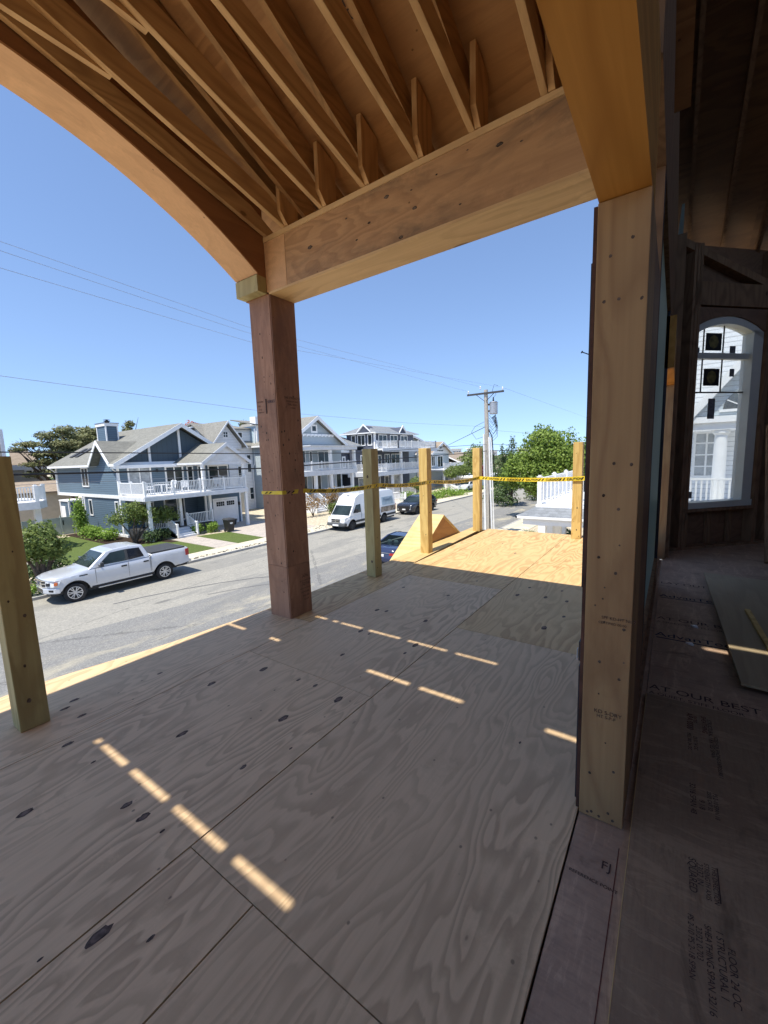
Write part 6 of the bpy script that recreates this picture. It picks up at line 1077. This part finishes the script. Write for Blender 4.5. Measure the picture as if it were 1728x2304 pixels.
# =============== utility pole and wires
M['pole'] = lumber('weathered_pole', (.50, .46, .40), (.30, .27, .23), 'z', knot=.03); M['wire'] = plain('black_wire', (.015, .015, .018), .6); M['wire_g'] = plain('sky_tinted_wire', (.34, .46, .68), .6)  # sky tint put into the second wire colour so thin wires look faint
po = thing('utility_pole', 'weathered wooden utility pole with crossarm, transformer and white conduits', 'utility pole', (26.0, 9.8, G))
def pole_x(z): return 25.95-.62*(z-G)/9.6
MB().tube([(pole_x(z), 9.8, z) for z in (G, 0, 3, 5.45)], [.17, .15, .135, .12], 16).build('pole', M['pole'], po)
m = MB(); m.bar((pole_x(5.2)-.14, 8.62, 5.22), (pole_x(5.2)-.14, 10.98, 5.22), .09, .11); m.build('crossarm', M['dark'], po); m = MB(); m.bar((25.2, 9.2, 5.2), (25.25, 9.75, 4.75), .03, .03); m.bar((25.2, 10.4, 5.2), (25.25, 9.85, 4.75), .03, .03); m.build('brace', M['dark'], po)
for y in (8.7, 10.9, 10.15): m = MB(); m.lathe((25.2 if y != 10.15 else 25.3, y, 5.28 if y != 10.15 else 5.5), [(.02, 0), (.05, .05), (.035, .09), (.055, .13), (.03, .2), (0, .21)], n=10); m.build('insulator', M['soffit'], po)
m = MB(); m.lathe((25.55, 9.38, 3.95), [(0, 0), (.24, 0), (.25, .03), (.25, .68), (.27, .7), (.2, .76), (0, .78)], n=22); tr = m.build('transformer', M['galv'], po); m = MB(); m.lathe((25.5, 9.38, 4.72), [(.05, 0), (.06, .1), (.03, .12), (.05, .2), (.02, .26), (0, .27)], n=8); m.box(25.45, 25.6, 9.6, 9.72, 4.1, 4.2); m.box(25.45, 25.6, 9.6, 9.72, 4.5, 4.6); m.build('bushing', M['dark'], tr)
m = MB()
for dx, dy, r, zt_ in ((-.12, .16, .055, 2.75), (.02, .22, .055, 2.3), (-.1, -.17, .055, 2.55), (.05, -.24, .045, 2.5)): m.tube([(pole_x(zt_)+dx, 9.8+dy, zt_), (pole_x(G)+dx, 9.8+dy*1.3, G)], r, 8)
m.build('conduit', M['white'], po); m = MB(); m.tube([(pole_x(0)-.17, 9.72, 2.9), (pole_x(G)-.2, 9.70, G)], .02, 5); m.tube([(pole_x(3)-.1, 9.63, 3.0), (25.6, 9.5, 2.6), (25.9, 9.45, .5)], .035, 5)
rg = random.Random(3)
for k in range(9):
    z0 = 3.9-.02*k; z1 = 2.5+.17*k; yy = 9.15+.05*(k % 3); m.tube([(25.5, 9.25+.03*k, z0), (25.5, yy-.05, z0-.7), (25.5, yy-.02, z1+.05), (25.55, yy+.25, z1-.18-.03*(k % 4)), (25.6, 9.68, z1+.05)], .013, 5)
m.tube([(25.4, 9.95, 3.5), (25.3, 10.5, 3.25), (25.3, 10.75, 2.9), (25.35, 10.45, 2.45), (25.5, 9.95, 2.6)], .012, 5); m.tube([(25.3, 9.4, 5.25), (25.3, 9.25, 5.7), (25.4, 9.05, 5.6)], .012, 5); m.tube([(25.5, 9.38, 4.95), (25.35, 9.15, 5.1), (25.3, 9.2, 5.2)], .01, 5)
m.build('drop_cables', M['wire'], po)
def wire(label, pts, r, mat='wire'):
    P = []
    for (a, b) in zip(pts, pts[1:]):
        a, b = Vector(a), Vector(b)
        for k in range(6): P.append(a.lerp(b, k/6))
    P.append(Vector(pts[-1])); m = MB(); m.tube(P, r, 6); return m.build('overhead_wire', M[mat], None, label, 'wire')
wire('thin high wire to the top insulator, uppermost of the three at the left', [(-25, 9.9, 7.4), (2.6, 9.9, 5.49), (7.78, 10.0, 5.26), (25.3, 10.15, 5.66)], .006, 'wire_g'); wire('thin high wire just below the uppermost one at the left', [(-25, 10.2, 7.3), (2.6, 9.9, 5.33), (7.77, 10.1, 5.14), (25.2, 10.9, 5.44)], .006, 'wire_g')
wire('thin high wire, lowest of the three above the arch opening', [(-25, 9.8, 6.5), (2.54, 9.8, 5.0), (7.74, 9.8, 4.80), (25.2, 8.7, 5.44)], .006, 'wire_g'); wire('middle wire crossing the sky left of the column towards the pole', [(-25, 9.8, 4.4), (2.32, 9.8, 3.15), (7.65, 9.8, 2.95), (16, 9.8, 2.98), (25.6, 9.8, 3.2)], .006, 'wire_g')
wire('taut black cable crossing in front of the house roofs', [(-25, 9.8, 2.6), (2.17, 9.8, 1.82), (8.03, 9.8, 1.72), (12.53, 9.8, 1.70), (22.5, 9.8, 2.02), (25.8, 9.8, 2.12), (60, 9.8, 1.9)], .011); wire('thick black cable crossing in front of the house balconies', [(-25, 9.8, 2.0), (2.34, 9.8, 1.41), (7.99, 9.8, 1.30), (12.51, 9.8, 1.38), (22.5, 9.8, 1.58), (25.8, 9.8, 1.70), (60, 9.8, 1.6)], .018)
wire('service cable running from the pole to the tan roofed house', [(25.5, 9.9, 3.2), (40, 20, 2.4), (64, 38, 3.6)], .02); wire('thin service wire sagging below the thick cable near the blue house', [(-25, 9.8, 1.9), (2.3, 9.8, 1.22), (6.5, 9.8, 1.16), (11, 9.8, 1.36)], .004, 'galv'); wire('high wire leaving the pole to the right', [(25.2, 8.7, 5.44), (60, 8, 5.0), (110, 8, 7)], .008, 'wire_g'); wire('lower wire leaving the pole to the right', [(25.6, 9.7, 3.0), (60, 9, 3.0), (110, 9, 5)], .008, 'wire_g')
# =============== neighbour house on this side
nb = thing('neighbour_house', 'white neighbouring house with shingled porch skirt roof, white deck rail and gabled front', 'house', (19, 0, zg))
m = MB(); slab(m, [(16.0, 4.95, -.93), (16.0, -7, -.93), (16.75, -7, -.60), (16.75, 4.35, -.60)], .03); slab(m, [(16.0, 4.95, -.93), (16.75, 4.35, -.60), (24, 4.35, -.60), (24, 4.95, -.93)], .03); sk = m.build('skirt_roof', M['shw'], nb)
m = MB(); m.box(15.97, 16.03, -7, 4.98, -1.02, -.935); m.box(15.97, 24, 4.92, 4.98, -1.02, -.935); m.box(16.3, 24, -7, 4.9, -1.02, -.99); m.box(16.08, 16.3, -7, 4.72, -1.26, -1.02); m.box(16.3, 24, 4.5, 4.72, -1.26, -1.02); m.build('fascia', M['white'], sk)
box('deck_floor', M['white'], 16.65, 24, -7, 4.40, -.66, -.54, nb); dr = railing(nb, (16.78, 4.28), (16.78, -6.5), -.54, 1.0, .14, 2, bw_=.045, pw=.16); railing(nb, (16.78, 4.28), (23.9, 4.28), -.54, 1.0, .14, 4, bw_=.045, pw=.14)
for x, y in ((16.22, 4.02), (16.9, 3.62), (16.22, 1.0), (19.8, 4.55), (22.8, 4.6), (16.22, -2)): box('porch_post', M['white'], x-.13, x+.13, y-.13, y+.13, G, -1.26, nb)
box('wall', M['whites'], 20.0, 30, -9, .3, G, 7.2, nb); box('front_wall', M['whites'], 19.4, 20, -9, .2, -.5, 2.3, nb)
gable_x(nb, 19.6, 30.4, -9.4, .7, 7.2, 9.6, 'shw'); MB().ext([(20.0, -9, 7.15), (20.0, .3, 7.15), (20.0, -4.35, 9.4)], (.15, 0, 0)).build('upper_gable', M['whites'], nb)
cw = window(nb, 'x', 19.4, -1.35, -.55, .35, 2.05, 2, 4, .08, gl='curtain'); m = MB(); m.lathe((17.55, -1.22, -.54), [(.24, 0), (.24, .12), (.19, .16), (.17, 2.4), (.23, 2.46), (.23, 2.55)], n=20); m.lathe((17.55, 1.0-1.42, -.54), [(.0, 0)], n=3); m.build('porch_column', M['white'], nb, smooth=False)
m = MB(); m.box(17.3, 19.4, -7, -.45, 2.02, 2.26); m.box(17.2, 19.4, -7, -.38, 2.26, 2.45); m.build('porch_beam', M['white'], nb); m = MB(); m.ext([(17.4, -.45, 2.45), (17.4, -6.0, 2.45), (17.4, -3.2, 6.0)], (.15, 0, 0)); m.build('gable_wall', M['greys'], nb)
m = MB()
for a in (-.15, -6.3): m.ext([(17.15, a, 2.4), (17.15, -3.22, 6.35), (17.15, -3.22, 6.0), (17.15, a+(.0), 2.05)], (.5, 0, 0))
m.build('gable_trim', M['white'], nb); m = MB(); cc = (-1.82, 2.66); m.poly([(17.385, cc[0]+.62*math.cos(t), cc[1]+.62*math.sin(t)) for t in np.linspace(0, math.pi, 13)]); hw = m.build('half_round_window', M['glass'], nb); m = MB()
for t in (.5, 1.05, 1.57, 2.1, 2.6): m.bar((17.37, cc[0], cc[1]), (17.37, cc[0]+.6*math.cos(t), cc[1]+.6*math.sin(t)), .03, .03)
m.box(17.35, 17.38, cc[0]-.7, cc[0]+.7, cc[1]-.08, cc[1]); m.build('muntin', M['white'], hw)
chair(18.6, 3.0, -.54, 2.0, 'black', 'black metal chair on the neighbour deck behind the white rail', None)
# =============== render settings
scene.render.engine = 'CYCLES'
scene.cycles.max_bounces = 8; scene.cycles.diffuse_bounces = 4; scene.cycles.transparent_max_bounces = 12
scene.cycles.sample_clamp_indirect = 8
